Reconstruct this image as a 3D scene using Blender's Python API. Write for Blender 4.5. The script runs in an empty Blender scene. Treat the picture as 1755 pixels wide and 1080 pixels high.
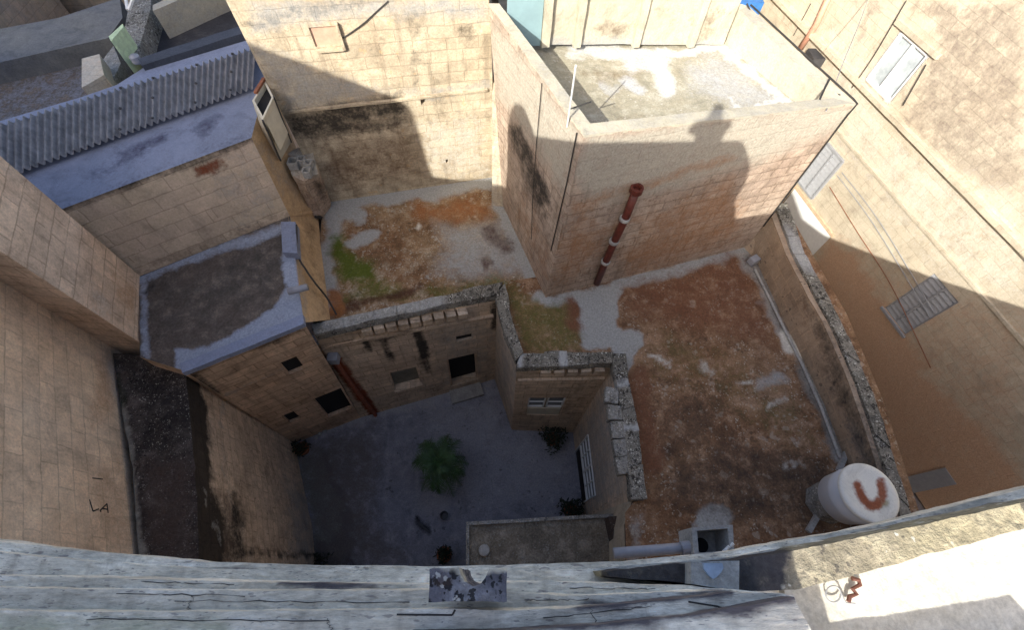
import bpy, bmesh, math, random
import numpy as np
from mathutils import Vector, Matrix
random.seed(7)
R = math.radians
scn = bpy.context.scene
# ---------------------------------------------------------------- camera
PW, PH = 1755.0, 1080.0
F, H = 800.0, 16.0                      # focal length in photo pixels, camera height above the courtyard
CX, CY = PW/2, PH/2
_d = np.array([852.0-CX, -(990.0-CY), -F]); _d /= np.linalg.norm(_d)
_Z = -_d
_Y = np.array([0, 1, 0.])-_Z*_Z[1]; _Y /= np.linalg.norm(_Y)
_X = np.cross(_Y, _Z)
M3 = np.array([_X, _Y, _Z])
cam = bpy.data.cameras.new('camera'); camo = bpy.data.objects.new('camera', cam)
scn.collection.objects.link(camo); scn.camera = camo
cam.sensor_width = 36; cam.lens = 36*F/PW; cam.clip_end = 500; cam.clip_start = 0.05
mw = Matrix([list(M3[0])+[0], list(M3[1])+[0], list(M3[2])+[H], [0, 0, 0, 1]])
camo.matrix_world = mw
# ---------------------------------------------------------------- sky, sun, exposure
SUN = np.array([0.4012, 0.7343, -0.5476])    # direction the light travels
wd = bpy.data.worlds.new("World"); scn.world = wd; wd.use_nodes = True
nt = wd.node_tree; bg = nt.nodes['Background']
sk = nt.nodes.new('ShaderNodeTexSky'); sk.sky_type = 'NISHITA'; sk.sun_disc = False; sk.dust_density = 4.0; sk.ozone_density = .25; sk.air_density = .8
sk.sun_elevation = math.asin(0.5476)
sk.sun_rotation = math.atan2(-SUN[0], -SUN[1])
nt.links.new(sk.outputs[0], bg.inputs[0]); bg.inputs[1].default_value = 0.15
sl = bpy.data.lights.new('sun', 'SUN'); sl.energy = 4.2; sl.angle = R(0.5); sl.color = (1, .955, .85)
so = bpy.data.objects.new('sun', sl); scn.collection.objects.link(so)
so.rotation_euler = Vector(SUN).to_track_quat('-Z', 'Y').to_euler(); so.location = (-8, -15, 30)
scn.view_settings.view_transform = 'Standard'; scn.view_settings.look = 'None'
scn.view_settings.exposure = 0.98; scn.view_settings.gamma = 1

# ---------------------------------------------------------------- geometry helpers
def P(px, py, z):
    r = M3 @ np.array([px-CX, -(py-CY), -F]); t = (z-H)/r[2]
    return Vector((r[0]*t, r[1]*t, z))
def pixs(co):
    c = (co-np.array([0, 0, H])) @ M3
    w = np.minimum(c[:, 2], -1e-3)
    return np.stack([CX+F*c[:, 0]/-w, CY-F*c[:, 1]/-w], 1)
def pix(p):
    return pixs(np.array([list(p)]))[0]
def ray_plane(px, py, p0, n):
    r = Vector(M3 @ np.array([px-CX, -(py-CY), -F])); o = Vector((0, 0, H))
    return o+r*((p0-o).dot(n)/r.dot(n))
def _h(i, j, k, s):
    v = np.sin(i*127.1+j*311.7+k*74.7+s*19.19)*43758.5453
    return v-np.floor(v)
def vn(p, s=0):
    i = np.floor(p); f = p-i; f = f*f*(3-2*f); r = 0
    for a in (0, 1):
        for b in (0, 1):
            for c in (0, 1):
                w = (f[:, 0] if a else 1-f[:, 0])*(f[:, 1] if b else 1-f[:, 1])*(f[:, 2] if c else 1-f[:, 2])
                r = r+w*_h(i[:, 0]+a, i[:, 1]+b, i[:, 2]+c, s)
    return r
def fbm(p, s=0):
    return (vn(p, s)*.5+vn(p*2.03, s+1)*.28+vn(p*4.1, s+2)*.15+vn(p*8.2, s+3)*.07)
def sdf(q, poly, closed=True):
    poly = np.array(poly, float); n = len(poly); d = np.full(len(q), 1e9); ins = np.zeros(len(q), bool)
    for a in range(n if closed else n-1):
        A, B = poly[a], poly[(a+1) % n]; e = B-A; w = q-A
        t = np.clip((w@e)/max(e@e, 1e-9), 0, 1)
        d = np.minimum(d, np.hypot(*(w-t[:, None]*e).T))
        if closed:
            c = ((A[1] > q[:, 1]) != (B[1] > q[:, 1]))
            with np.errstate(divide='ignore', invalid='ignore'):
                xx = (B[0]-A[0])*(q[:, 1]-A[1])/(B[1]-A[1]+1e-12)+A[0]
            ins ^= c & (q[:, 0] < xx)
    return np.where(ins, -d, d) if closed else d
CH = {'moss': (0, 0), 'cement': (0, 1), 'black': (0, 2), 'rust': (1, 0), 'white': (1, 1), 'brown': (1, 2)}

def link(name, me, mat, parent=None):
    o = bpy.data.objects.new(name, me); scn.collection.objects.link(o)
    if mat:
        for m in (mat if isinstance(mat, (list, tuple)) else [mat]): me.materials.append(m)
    if parent is not None:
        o.parent = parent
        if parent.type == 'EMPTY': o.matrix_parent_inverse = Matrix.Translation(-parent.location)   # meshes keep world coordinates
    return o
def thing(name, label, cat, loc=(0, 0, 0), group=None):
    o = bpy.data.objects.new(name, None); scn.collection.objects.link(o)
    o.location = loc; o.empty_display_size = .3; o['label'] = label; o['category'] = cat
    if group: o['group'] = group
    return o
def tag(o, label, cat, group=None):
    o['label'] = label; o['category'] = cat
    if group: o['group'] = group
    return o
def struct(o): o['kind'] = 'structure'; return o

def cutgrid(bm, s, axes='xyz'):
    cs = [v.co for v in bm.verts]
    for ax, k in (('x', 0), ('y', 1), ('z', 2)):
        if ax not in axes: continue
        lo = min(c[k] for c in cs); hi = max(c[k] for c in cs); n = Vector((0, 0, 0)); n[k] = 1
        m = int((hi-lo)/s)
        for i in range(1, m+1):
            c = Vector((0, 0, 0)); c[k] = lo+(hi-lo)*i/(m+1)+.0007
            bmesh.ops.bisect_plane(bm, geom=bm.verts[:]+bm.edges[:]+bm.faces[:], dist=1e-5, plane_co=c, plane_no=n)
        cs = [v.co.copy() for v in bm.verts]
def auto_uv(me):
    uv = me.uv_layers.new(name='UVMap') if not me.uv_layers else me.uv_layers[0]
    nl = len(me.loops); lv = np.empty(nl, int); me.loops.foreach_get('vertex_index', lv)
    co = np.empty(len(me.vertices)*3); me.vertices.foreach_get('co', co); co = co.reshape(-1, 3)
    npol = len(me.polygons); nn = np.empty(npol*3); me.polygons.foreach_get('normal', nn); nn = nn.reshape(-1, 3)
    lt = np.empty(npol, int); me.polygons.foreach_get('loop_total', lt)
    N = np.repeat(nn, lt, 0); C = co[lv]
    ang = np.round(np.degrees(np.arctan2(N[:, 1], N[:, 0]))/4)*4; a = np.radians(ang)
    T = np.stack([-np.sin(a), np.cos(a)], 1)
    u = C[:, 0]*T[:, 0]+C[:, 1]*T[:, 1]; v = C[:, 2].copy(); top = np.abs(N[:, 2]) > .7
    u = np.where(top, C[:, 0], u); v = np.where(top, C[:, 1], v)
    uv.data.foreach_set('uv', np.stack([u, v], 1).ravel())
def finish(name, bm, mat, parent=None, grid=None, paint=(), jit=0, jsc=3.0, smooth=False, warp=9, axes='xyz', fixn=True):
    if fixn: bmesh.ops.recalc_face_normals(bm, faces=bm.faces[:])
    if grid: cutgrid(bm, grid, axes)
    me = bpy.data.meshes.new(name); bm.to_mesh(me); bm.free()
    n = len(me.vertices); co = np.empty(n*3); me.vertices.foreach_get('co', co); co = co.reshape(-1, 3)
    if jit:
        d = np.stack([fbm(co*jsc, 5)-.5, fbm(co*jsc, 15)-.5, fbm(co*jsc, 25)-.5], 1)*2*jit
        me.vertices.foreach_set('co', (co+d).ravel())
    auto_uv(me)
    if paint:
        q = pixs(co); q = q+np.stack([fbm(co*1.7, 40)-.5, fbm(co*1.7, 50)-.5], 1)*warp*2.5+np.stack([vn(co*7, 60)-.5, vn(co*7, 70)-.5], 1)*warp*.8
        A = [np.zeros((n, 4)), np.zeros((n, 4))]
        for a in A: a[:, 3] = 1
        for pt in paint:
            ch, kind, pts = pt[:3]; stg = pt[3] if len(pt) > 3 else 1.; soft = pt[4] if len(pt) > 4 else 12.
            if kind == 'poly': v = np.clip(.5-sdf(q, pts)/soft, 0, 1)
            elif kind == 'line': v = np.clip(1-(sdf(q, pts, False)-pt[5])/soft, 0, 1)
            elif kind == 'z': v = np.clip((co[:, 2]-pts[0])/(pts[1]-pts[0]), 0, 1)
            l, c = CH[ch]
            A[l][:, c] = np.maximum(A[l][:, c], v*stg) if stg > 0 else A[l][:, c]*(1-v*-stg)
        for nm, a in zip(('ma', 'mb'), A):
            at = me.color_attributes.new(nm, 'FLOAT_COLOR', 'POINT'); at.data.foreach_set('color', a.ravel())
    if smooth:
        for p in me.polygons: p.use_smooth = True
    return link(name, me, mat, parent)
def loft(bm, top, bot, cap_bot=True, cap_top=True, skip=()):
    a = [bm.verts.new(v) for v in top]; b = [bm.verts.new(v) for v in bot]; n = len(a)
    if cap_top: bm.faces.new(a)
    if cap_bot: bm.faces.new(b[::-1])
    for i in range(n):
        if i in skip: continue
        bm.faces.new((a[(i+1) % n], a[i], b[i], b[(i+1) % n]))
def prism_px(bm, pts, z1, z0, **k):
    top = [P(x, y, z1) for x, y in pts]; loft(bm, top, [Vector((p.x, p.y, z0)) for p in top], **k)
def box(bm, c, sx, sy, sz, rot=None, bev=0):
    q = bmesh.ops.create_cube(bm, size=1)['verts']
    m = Matrix.Translation(Vector(c)) @ (rot.to_4x4() if rot is not None else Matrix.Identity(4)) @ Matrix.Diagonal((sx, sy, sz, 1))
    bmesh.ops.transform(bm, matrix=m, verts=q)
    if bev:
        es = list({e for v in q for e in v.link_edges}); bmesh.ops.bevel(bm, geom=es, offset=bev, segments=2, affect='EDGES', profile=.5)
def bar(bm, a, b, w, t, n):
    """box from a to b, width w across, thickness t along n"""
    a = Vector(a); b = Vector(b); d = (b-a); L = d.length; d.normalize(); n = Vector(n); n = (n-d*n.dot(d)).normalized(); s = d.cross(n)
    box(bm, (a+b)/2, L, w, t, Matrix((d, s, n)).transposed())
def tube(bm, pts, r, seg=8, caps=True):
    pts = [Vector(p) for p in pts]; rings = []
    for i, p in enumerate(pts):
        d = ((pts[min(i+1, len(pts)-1)]-p).normalized()+(p-pts[max(i-1, 0)]).normalized()).normalized()
        u = d.orthogonal().normalized()
        if rings: 
            u = (pu-d*pu.dot(d)).normalized()
        pu = u; w = d.cross(u); rr = r[i] if isinstance(r, (list, tuple)) else r
        rings.append([bm.verts.new(p+(u*math.cos(2*math.pi*k/seg)+w*math.sin(2*math.pi*k/seg))*rr) for k in range(seg)])
    for a, b in zip(rings, rings[1:]):
        for k in range(seg): bm.faces.new((a[k], a[(k+1) % seg], b[(k+1) % seg], b[k]))
    if caps: bm.faces.new(rings[0][::-1]); bm.faces.new(rings[-1])
def lathe(bm, c, prof, seg=32):
    c = Vector(c); rings = []
    for r, z in prof:
        rings.append([bm.verts.new(c+Vector((r*math.cos(2*math.pi*k/seg), r*math.sin(2*math.pi*k/seg), z))) for k in range(seg)])
    for a, b in zip(rings, rings[1:]):
        for k in range(seg): bm.faces.new((a[k], a[(k+1) % seg], b[(k+1) % seg], b[k]))
    bm.faces.new(rings[0][::-1]); bm.faces.new(rings[-1])
class Wall:
    """a bilinear wall patch; u left->right, v bottom->top; n points out of the wall"""
    def __init__(s, A0, B0, A1, B1):
        s.A0, s.B0, s.A1, s.B1 = map(Vector, (A0, B0, A1, B1))
        s.n = (s.B0-s.A0).cross(s.A1-s.A0).normalized(); s.w = (s.B0-s.A0).length; s.h = (s.A1-s.A0).length
    def at(s, u, v, off=0):
        return s.A0*(1-u)*(1-v)+s.B0*u*(1-v)+s.A1*(1-u)*v+s.B1*u*v+s.n*off
    def uv(s, px, py):
        t = np.array([px, py]); hp = ray_plane(px, py, s.A0, s.n)-s.A0
        u = min(max(hp.dot(s.B0-s.A0)/s.w**2, -.5), 1.5); v = min(max(hp.dot(s.A1-s.A0)/s.h**2, -.5), 1.5)
        for _ in range(25):
            f = pix(s.at(u, v))-t; e = 1e-4
            J = np.stack([(pix(s.at(u+e, v))-t-f)/e, (pix(s.at(u, v+e))-t-f)/e], 1)
            try: dx = np.linalg.solve(J, -f)
            except Exception: break
            dx = np.clip(dx, -.3, .3); u += dx[0]; v += dx[1]
        return u, v
    def rect(s, pts):
        """four pixel corners tl,tr,br,bl -> u0,v0,u1,v1"""
        q = [s.uv(*p) for p in pts]
        return ((q[0][0]+q[3][0])/2, (q[2][1]+q[3][1])/2, (q[1][0]+q[2][0])/2, (q[0][1]+q[1][1])/2)
    def quad(s, r, off=0):
        return [s.at(r[0], r[1], off), s.at(r[2], r[1], off), s.at(r[2], r[3], off), s.at(r[0], r[3], off)]
    def build(s, bm, holes=()):
        """holes: (rect, depth)"""
        holes = [((max(r[0], 0.), max(r[1], 0.), min(r[2], 1.), min(r[3], 1.)), d) for r, d in holes if r[0] < r[2] and r[1] < r[3] and r[0] < .999 and r[2] > .001]
        us = sorted({0., 1.} | {min(max(h[0][i], 0.), 1.) for h in holes for i in (0, 2)})
        vs = sorted({0., 1.} | {min(max(h[0][i], 0.), 1.) for h in holes for i in (1, 3)})
        vt = {}
        def V(u, v, o=0):
            k = (round(u, 5), round(v, 5), o)
            if k not in vt: vt[k] = bm.verts.new(s.at(u, v, -o))
            return vt[k]
        for i in range(len(us)-1):
            for j in range(len(vs)-1):
                cu, cv = (us[i]+us[i+1])/2, (vs[j]+vs[j+1])/2
                if any(h[0][0] < cu < h[0][2] and h[0][1] < cv < h[0][3] for h in holes): continue
                bm.faces.new((V(us[i], vs[j]), V(us[i+1], vs[j]), V(us[i+1], vs[j+1]), V(us[i], vs[j+1])))
        for (u0, v0, u1, v1), dep in holes:
            U = [u for u in us if u0-1e-6 <= u <= u1+1e-6]; W = [v for v in vs if v0-1e-6 <= v <= v1+1e-6]
            for a, b in zip(U, U[1:]):
                bm.faces.new((V(a, v0), V(b, v0), V(b, v0, dep), V(a, v0, dep))[::-1]); bm.faces.new((V(a, v1), V(b, v1), V(b, v1, dep), V(a, v1, dep)))
            for a, b in zip(W, W[1:]):
                bm.faces.new((V(u0, a), V(u0, b), V(u0, b, dep), V(u0, a, dep))); bm.faces.new((V(u1, a), V(u1, b), V(u1, b, dep), V(u1, a, dep))[::-1])
            bm.faces.new([V(a, v0, dep) for a in U]+[V(u1, b, dep) for b in W[1:]]+[V(a, v1, dep) for a in U[::-1][1:]]+[V(u0, b, dep) for b in W[::-1][1:-1]])
    def frame(s, r, off, w=.05, t=.05, mull=(), trans=()):
        bm = bmesh.new(); a, b, c, d = s.quad(r, off); n = s.n
        for p, q in ((a, b), (b, c), (c, d), (d, a)): bar(bm, p, q, w, t, n)
        for m in mull: bar(bm, a.lerp(b, m), d.lerp(c, m), w*.8, t*.9, n)
        for m in trans: bar(bm, a.lerp(d, m), b.lerp(c, m), w*.7, t*.8, n)
        return bm
    def pane(s, r, off, t=.01):
        bm = bmesh.new(); q = s.quad(r, off); q2 = [p-s.n*t for p in q]; loft(bm, q, q2); return bm

# ---------------------------------------------------------------- materials
class NT:
    def __init__(s, name):
        s.m = bpy.data.materials.new(name); s.m.use_nodes = True; s.t = s.m.node_tree; s.b = s.t.nodes['Principled BSDF']
    def n(s, ty, **k):
        x = s.t.nodes.new(ty)
        for a, v in k.items(): setattr(x, a, v)
        return x
    def l(s, a, b): s.t.links.new(a, b)
    def noise(s, vec, sc, det=6, rough=.6, dist=0):
        x = s.n('ShaderNodeTexNoise'); x.inputs['Scale'].default_value = sc; x.inputs['Detail'].default_value = det; x.inputs['Roughness'].default_value = rough; x.inputs['Distortion'].default_value = dist
        s.l(vec, x.inputs['Vector']); return x.outputs[0]
    def ramp(s, v, a, b, lo=0., hi=1.):
        x = s.n('ShaderNodeMapRange'); x.inputs[1].default_value = a; x.inputs[2].default_value = b; x.inputs[3].default_value = lo; x.inputs[4].default_value = hi; x.clamp = True
        s.l(v, x.inputs[0]); return x.outputs[0]
    def math(s, op, a, b):
        x = s.n('ShaderNodeMath', operation=op)
        for i, v in enumerate((a, b)):
            if isinstance(v, (int, float)): x.inputs[i].default_value = v
            else: s.l(v, x.inputs[i])
        return x.outputs[0]
    def mix(s, f, a, b, mode='MIX'):
        x = s.n('ShaderNodeMix', data_type='RGBA', blend_type=mode)
        for i, v in ((0, f), (6, a), (7, b)):
            if isinstance(v, (int, float)): x.inputs[i].default_value = v
            elif isinstance(v, (tuple, list)): x.inputs[i].default_value = tuple(v)+(1,)
            else: s.l(v, x.inputs[i])
        return x.outputs[2]
COL = {'moss': (.10, .125, .016), 'cement': (.34, .34, .33), 'black': (.028, .025, .022), 'rust': (.25, .055, .02), 'white': (.62, .60, .54), 'brown': (.10, .055, .032)}
def surf(name, c1, c2, brick=None, masks=True, spots=None, streak=0, cols=None, bump=.35, grain=.22, c3=None, rough=.92, jointc=.6, smap=(.5, 3.8), grime=.45, pits=.6, stretch=None):
    T = NT(name); tc = T.n('ShaderNodeTexCoord'); ob = tc.outputs['Object']; uv = tc.outputs['UV']
    C = dict(COL); C.update(cols or {})
    if stretch:
        ms = T.n('ShaderNodeMapping'); ms.inputs['Scale'].default_value = stretch; T.l(ob, ms.inputs[0]); ob = ms.outputs[0]
    big = T.noise(ob, .55, 7, .62); mid = T.noise(ob, 3.2, 8, .68, .3); fine = T.noise(ob, 24, 5, .7)
    base = T.mix(T.ramp(big, .36, .64), c1, c2)
    if c3: base = T.mix(T.ramp(mid, .5, .72), base, c3)
    h = T.math('MULTIPLY', fine, .35)
    gr = T.noise(ob, 1.7, 12, .74, .6); pit = T.noise(ob, 46, 3, .6)
    if grime: base = T.mix(T.math('MULTIPLY', T.ramp(gr, .50, .66), grime), base, tuple(x*.42 for x in c1))
    if grime: base = T.mix(T.math('MULTIPLY', T.ramp(gr, .47, .36), grime*.8), base, tuple(min(1, x*1.28) for x in c2))
    base = T.mix(T.math('MULTIPLY', T.math('MULTIPLY', T.ramp(pit, .60, .68), T.ramp(mid, .44, .60)), pits), base, tuple(x*.3 for x in c1))
    if brick:
        wv = T.n('ShaderNodeVectorMath', operation='ADD')
        nz = T.n('ShaderNodeTexNoise'); nz.inputs['Scale'].default_value = 3.; T.l(ob, nz.inputs['Vector'])
        sc = T.n('ShaderNodeVectorMath', operation='SCALE'); sc.inputs['Scale'].default_value = .07; T.l(nz.outputs[1], sc.inputs[0])
        T.l(uv, wv.inputs[0]); T.l(sc.outputs[0], wv.inputs[1])
        b = T.n('ShaderNodeTexBrick'); b.offset = .5; b.inputs['Scale'].default_value = 1; b.inputs['Brick Width'].default_value = brick[0]; b.inputs['Row Height'].default_value = brick[1]
        b.inputs['Mortar Size'].default_value = brick[2]; b.inputs['Mortar Smooth'].default_value = .35
        b.inputs['Color1'].default_value = (.80, .78, .76, 1); b.inputs['Color2'].default_value = (1.12, 1.1, 1.06, 1); b.inputs['Mortar'].default_value = (jointc, jointc*.95, jointc*.88, 1)
        b.inputs['Bias'].default_value = .1
        T.l(wv.outputs[0], b.inputs['Vector'])
        # joints come and go with wear
        f = T.ramp(T.noise(ob, 1.3, 4, .6), .32, .62, brick[3]*.45, brick[3])
        base = T.mix(f, base, b.outputs[0], 'MULTIPLY')
        h = T.math('ADD', h, T.math('MULTIPLY', T.math('SUBTRACT', 1., b.outputs[1]), .5))
    if streak:
        mp = T.n('ShaderNodeMapping'); mp.inputs['Scale'].default_value = (5.5, .35, 1); T.l(uv, mp.inputs[0])
        st = T.noise(mp.outputs[0], 1.0, 6, .65)
        base = T.mix(T.math('MULTIPLY', T.ramp(st, .52, .74), streak), base, (.16, .12, .085))
        mp2 = T.n('ShaderNodeMapping'); mp2.inputs['Scale'].default_value = (smap[0], smap[1], 1); T.l(uv, mp2.inputs[0])
        st2 = T.noise(mp2.outputs[0], 1.0, 6, .7)
        base = T.mix(T.math('MULTIPLY', T.ramp(st2, .56, .72), streak*.7), base, (.2, .14, .095))
    base = T.mix(1., base, T.ramp(fine, .25, .75, 1-grain, 1+grain), 'MULTIPLY')
    base = T.mix(1., base, T.ramp(mid, .25, .75, 1-grain*.8, 1+grain*.8), 'MULTIPLY')
    if spots:
        for (sc_, th, col, st_) in spots:
            vo = T.n('ShaderNodeTexVoronoi'); vo.inputs['Scale'].default_value = sc_; vo.inputs['Randomness'].default_value = 1; 
            wn = T.n('ShaderNodeTexNoise'); wn.inputs['Scale'].default_value = sc_*1.3; wn.inputs['Detail'].default_value = 3; T.l(ob, wn.inputs['Vector'])
            ws = T.n('ShaderNodeVectorMath', operation='SCALE'); ws.inputs['Scale'].default_value = 1.1/sc_; T.l(wn.outputs[1], ws.inputs[0])
            wa = T.n('ShaderNodeVectorMath', operation='ADD'); T.l(ob, wa.inputs[0]); T.l(ws.outputs[0], wa.inputs[1]); T.l(wa.outputs[0], vo.inputs['Vector'])
            thn = T.math('MULTIPLY', T.ramp(T.noise(ob, sc_*.25, 4, .7), .40, .66), th)
            df = T.math('SUBTRACT', thn, T.math('ADD', vo.outputs['Distance'], T.math('MULTIPLY', T.math('SUBTRACT', T.noise(ob, sc_*3, 3), .5), .35)))
            base = T.mix(T.math('MULTIPLY', T.ramp(df, -.02, .06), st_), base, col)
    if masks:
        gat = T.math('ADD', T.math('MULTIPLY', mid, 1.3), T.math('MULTIPLY', T.math('SUBTRACT', T.noise(ob, 13, 6, .72), .3), 1.1)); gat = T.math('SUBTRACT', gat, .32)
        for nm, keys in (('ma', ('cement', 'moss', 'black')), ('mb', ('brown', 'rust', 'white'))):
            at = T.n('ShaderNodeAttribute', attribute_name=nm); sp = T.n('ShaderNodeSeparateColor'); T.l(at.outputs[0], sp.inputs[0])
            for k in keys:
                v = sp.outputs[CH[k][1]]
                f = T.ramp(T.math('SUBTRACT', T.math('MULTIPLY', v, 1.25), gat), -.30, .50)
                f = T.math('MULTIPLY', f, T.ramp(v, 0, .12))
                cc = C[k]; cv = T.mix(T.ramp(fine, .3, .7), tuple(x*.72 for x in cc), tuple(min(1, x*1.22) for x in cc))
                base = T.mix(T.math('MULTIPLY', f, .94), base, cv)
    T.l(base, T.b.inputs['Base Color']); T.b.inputs['Roughness'].default_value = rough; T.b.inputs['Specular IOR Level'].default_value = .25
    h = T.math('ADD', h, T.math('MULTIPLY', mid, .8))
    bp = T.n('ShaderNodeBump'); bp.inputs['Strength'].default_value = bump; bp.inputs['Distance'].default_value = .05; T.l(h, bp.inputs['Height']); T.l(bp.outputs[0], T.b.inputs['Normal'])
    return T.m
def plain(name, c, rough=.6, metal=0, var=.2, sc=8, c2=None, bump=.1):
    T = NT(name); tc = T.n('ShaderNodeTexCoord'); n1 = T.noise(tc.outputs['Object'], sc, 6, .65)
    T.l(T.mix(T.ramp(n1, .35, .7), tuple(x*(1-var) for x in c), c2 or tuple(min(1, x*(1+var)) for x in c)), T.b.inputs['Base Color'])
    T.b.inputs['Roughness'].default_value = rough; T.b.inputs['Metallic'].default_value = metal
    bp = T.n('ShaderNodeBump'); bp.inputs['Strength'].default_value = bump; bp.inputs['Distance'].default_value = .01; T.l(n1, bp.inputs['Height']); T.l(bp.outputs[0], T.b.inputs['Normal'])
    return T.m
BR = (.62, .27, .016, .9)
M = {}
M['wall'] = surf('warm limestone', (.48, .36, .26), (.54, .44, .33), BR, streak=.35)
M['wallpit'] = surf('courtyard limestone', (.58, .455, .34), (.64, .525, .41), (.62, .27, .017, 1.), streak=.45, grime=.6)
M['wallcream'] = surf('cream rendered limestone', (.52, .43, .32), (.56, .45, .36), (.8, .34, .014, .75), streak=.25, grain=.16)
M['wallback'] = surf('weathered back wall', (.44, .365, .265), (.50, .435, .33), (.7, .27, .014, .6), streak=.6, grime=.7, pits=.9, spots=[(4, .28, (.58, .38, .18), .4), (12, .3, (.2, .18, .15), .5)])
M['block'] = surf('pitted orange limestone', (.37, .285, .23), (.43, .35, .285), (.65, .27, .020, .95), streak=.75, smap=(.8, 5), grime=.6, pits=.9, spots=[(9, .42, (.20, .13, .09), .6), (20, .38, (.16, .11, .08), .6)], cols={'brown': (.33, .17, .085), 'cement': (.40, .37, .31)})
M['render'] = surf('grey cement render', (.47, .43, .335), (.42, .39, .31), None, streak=.15, grain=.12)
M['street'] = surf('street facade limestone', (.47, .41, .32), (.50, .45, .36), (.8, .3, .010, .5), streak=.25, grain=.1, cols={'brown': (.50, .33, .22), 'black': (.17, .13, .11)}, spots=[(14, .3, (.2, .17, .13), .25)])  # brown is the tone given to the facade's shaded part
M['leftwall'] = surf('pinkish limestone', (.66, .49, .36), (.72, .58, .46), (.75, .32, .016, .85), streak=.35, grime=.6, cols={'brown': (.55, .34, .20), 'cement': (.7, .62, .53)})
M['roof'] = surf('mossy roof screed', (.20, .105, .056), (.235, .145, .085), None, c3=(.29, .20, .135), grain=.45, bump=.6, grime=.75,
                 spots=[(3.2, .34, (.36, .30, .24), .6), (7, .38, (.38, .34, .28), .5), (17, .37, (.50, .47, .40), .6), (5, .34, (.06, .04, .028), .5)], cols={'cement': (.36, .37, .36), 'moss': (.11, .11, .03), 'rust': (.17, .075, .042), 'brown': (.06, .043, .034)})
M['terrace'] = surf('mossy terrace screed', (.19, .105, .055), (.25, .17, .10), None, c3=(.30, .26, .20), grain=.45, bump=.6, grime=.7,
                    spots=[(8, .42, (.38, .36, .31), .6), (19, .42, (.45, .43, .38), .6), (6, .34, (.06, .045, .03), .5)], cols={'cement': (.33, .34, .34), 'moss': (.075, .105, .012), 'rust': (.27, .115, .045), 'brown': (.07, .03, .02)})
M['leftroof'] = surf('grey brown roof screed', (.125, .10, .085), (.10, .09, .08), None, c3=(.18, .145, .12), grain=.4, bump=.5, cols={'cement': (.34, .38, .47), 'black': (.05, .045, .045)})
M['blueroof'] = surf('blue grey roof membrane', (.25, .275, .36), (.21, .235, .31), None, grain=.14, bump=.25, cols={'black': (.07, .07, .11), 'cement': (.3, .35, .5)})
M['blockfloor'] = surf('pale roof screed', (.34, .32, .25), (.30, .27, .20), None, c3=(.40, .38, .32), grain=.25, bump=.5, spots=[(11, .35, (.55, .54, .5), .5)], cols={'cement': (.44, .45, .46), 'brown': (.17, .12, .07), 'white': (.58, .58, .56)})
M['coping'] = surf('lichen covered coping', (.235, .22, .19), (.17, .16, .135), None, grain=.5, bump=1., grime=.7, spots=[(11, .60, (.045, .04, .035), .9), (24, .62, (.03, .027, .025), .9), (16, .40, (.60, .59, .53), .85), (34, .4, (.66, .65, .6), .8)], cols={'cement': (.44, .45, .45)})
M['blackwall'] = surf('black lichen wall top', (.045, .037, .034), (.085, .07, .062), None, c3=(.13, .108, .095), grain=.55, bump=1., grime=.8, spots=[(14, .5, (.014, .013, .012), .8), (17, .36, (.4, .37, .31), .75), (30, .34, (.5, .48, .42), .7)], cols={'cement': (.30, .28, .24), 'brown': (.085, .06, .05), 'moss': (.03, .035, .02)})
M['court'] = surf('courtyard concrete', (.29, .30, .355), (.235, .245, .29), None, c3=(.34, .345, .38), grain=.3, bump=.4, grime=.6, spots=[(8, .34, (.24, .24, .25), .5), (5, .3, (.04, .04, .045), .5)], cols={'brown': (.17, .15, .145), 'cement': (.44, .44, .46), 'moss': (.19, .20, .16), 'black': (.012, .012, .014)})
M['ledge'] = surf('pale church stone', (.82, .77, .66), (.72, .67, .57), None, grain=.34, bump=.6, streak=.5, smap=(.7, 30), stretch=(.5, 1.9, 1), grime=.5, pits=.3, c3=(.86, .83, .76), spots=[(18, .34, (.22, .19, .19), .6), (38, .36, (.16, .14, .15), .6)], cols={'black': (.085, .075, .09), 'brown': (.35, .31, .24), 'moss': (.48, .50, .36), 'rust': (.24, .09, .05)})
M['lichenpar'] = surf('golden lichen parapet', (.34, .30, .20), (.25, .22, .18), None, c3=(.42, .38, .26), grain=.4, bump=.9, spots=[(15, .4, (.09, .08, .07), .8), (11, .34, (.62, .6, .52), .85)], cols={'black': (.045, .043, .05)})
M['shedroof'] = surf('pebbled low roof', (.22, .185, .14), (.18, .16, .13), None, c3=(.30, .27, .22), grain=.5, bump=.8, spots=[(16, .42, (.32, .31, .28), .7), (28, .42, (.25, .25, .23), .6)])
M['road'] = surf('street paving', (.20, .17, .17), (.24, .21, .20), (.6, .6, .02, .5), grain=.2)
M['white'] = plain('white paint', (.78, .80, .80), .5, var=.06)
M['cream'] = plain('cream painted board', (.60, .56, .45), .6, var=.1, sc=5)
M['tank'] = plain('white plastic tank', (.60, .63, .68), .45, var=.04, sc=3)
M['lid'] = surf('stained tank lid', (.78, .77, .70), (.74, .73, .67), None, grain=.04, bump=.05, rough=.5, cols={'rust': (.27, .075, .03), 'brown': (.07, .03, .02), 'moss': (.34, .31, .2)})
M['redpipe'] = plain('oxide red pipe', (.105, .024, .016), .5, var=.35, sc=9)
M['pinkpipe'] = plain('salmon drainpipe', (.52, .27, .19), .6, var=.15)
M['claypipe'] = plain('glazed clay pipe', (.60, .36, .14), .5, var=.3, sc=6, c2=(.62, .52, .34))
M['grey'] = plain('grey plastic pipe', (.30, .31, .35), .5, var=.12)
M['darkmetal'] = plain('dark metal', (.05, .05, .055), .5, var=.3)
M['cable'] = plain('black cable', (.025, .023, .022), .6)
M['zinc'] = plain('corrugated fibre sheet', (.50, .49, .50), .8, var=.3, sc=5, bump=.3)
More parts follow.
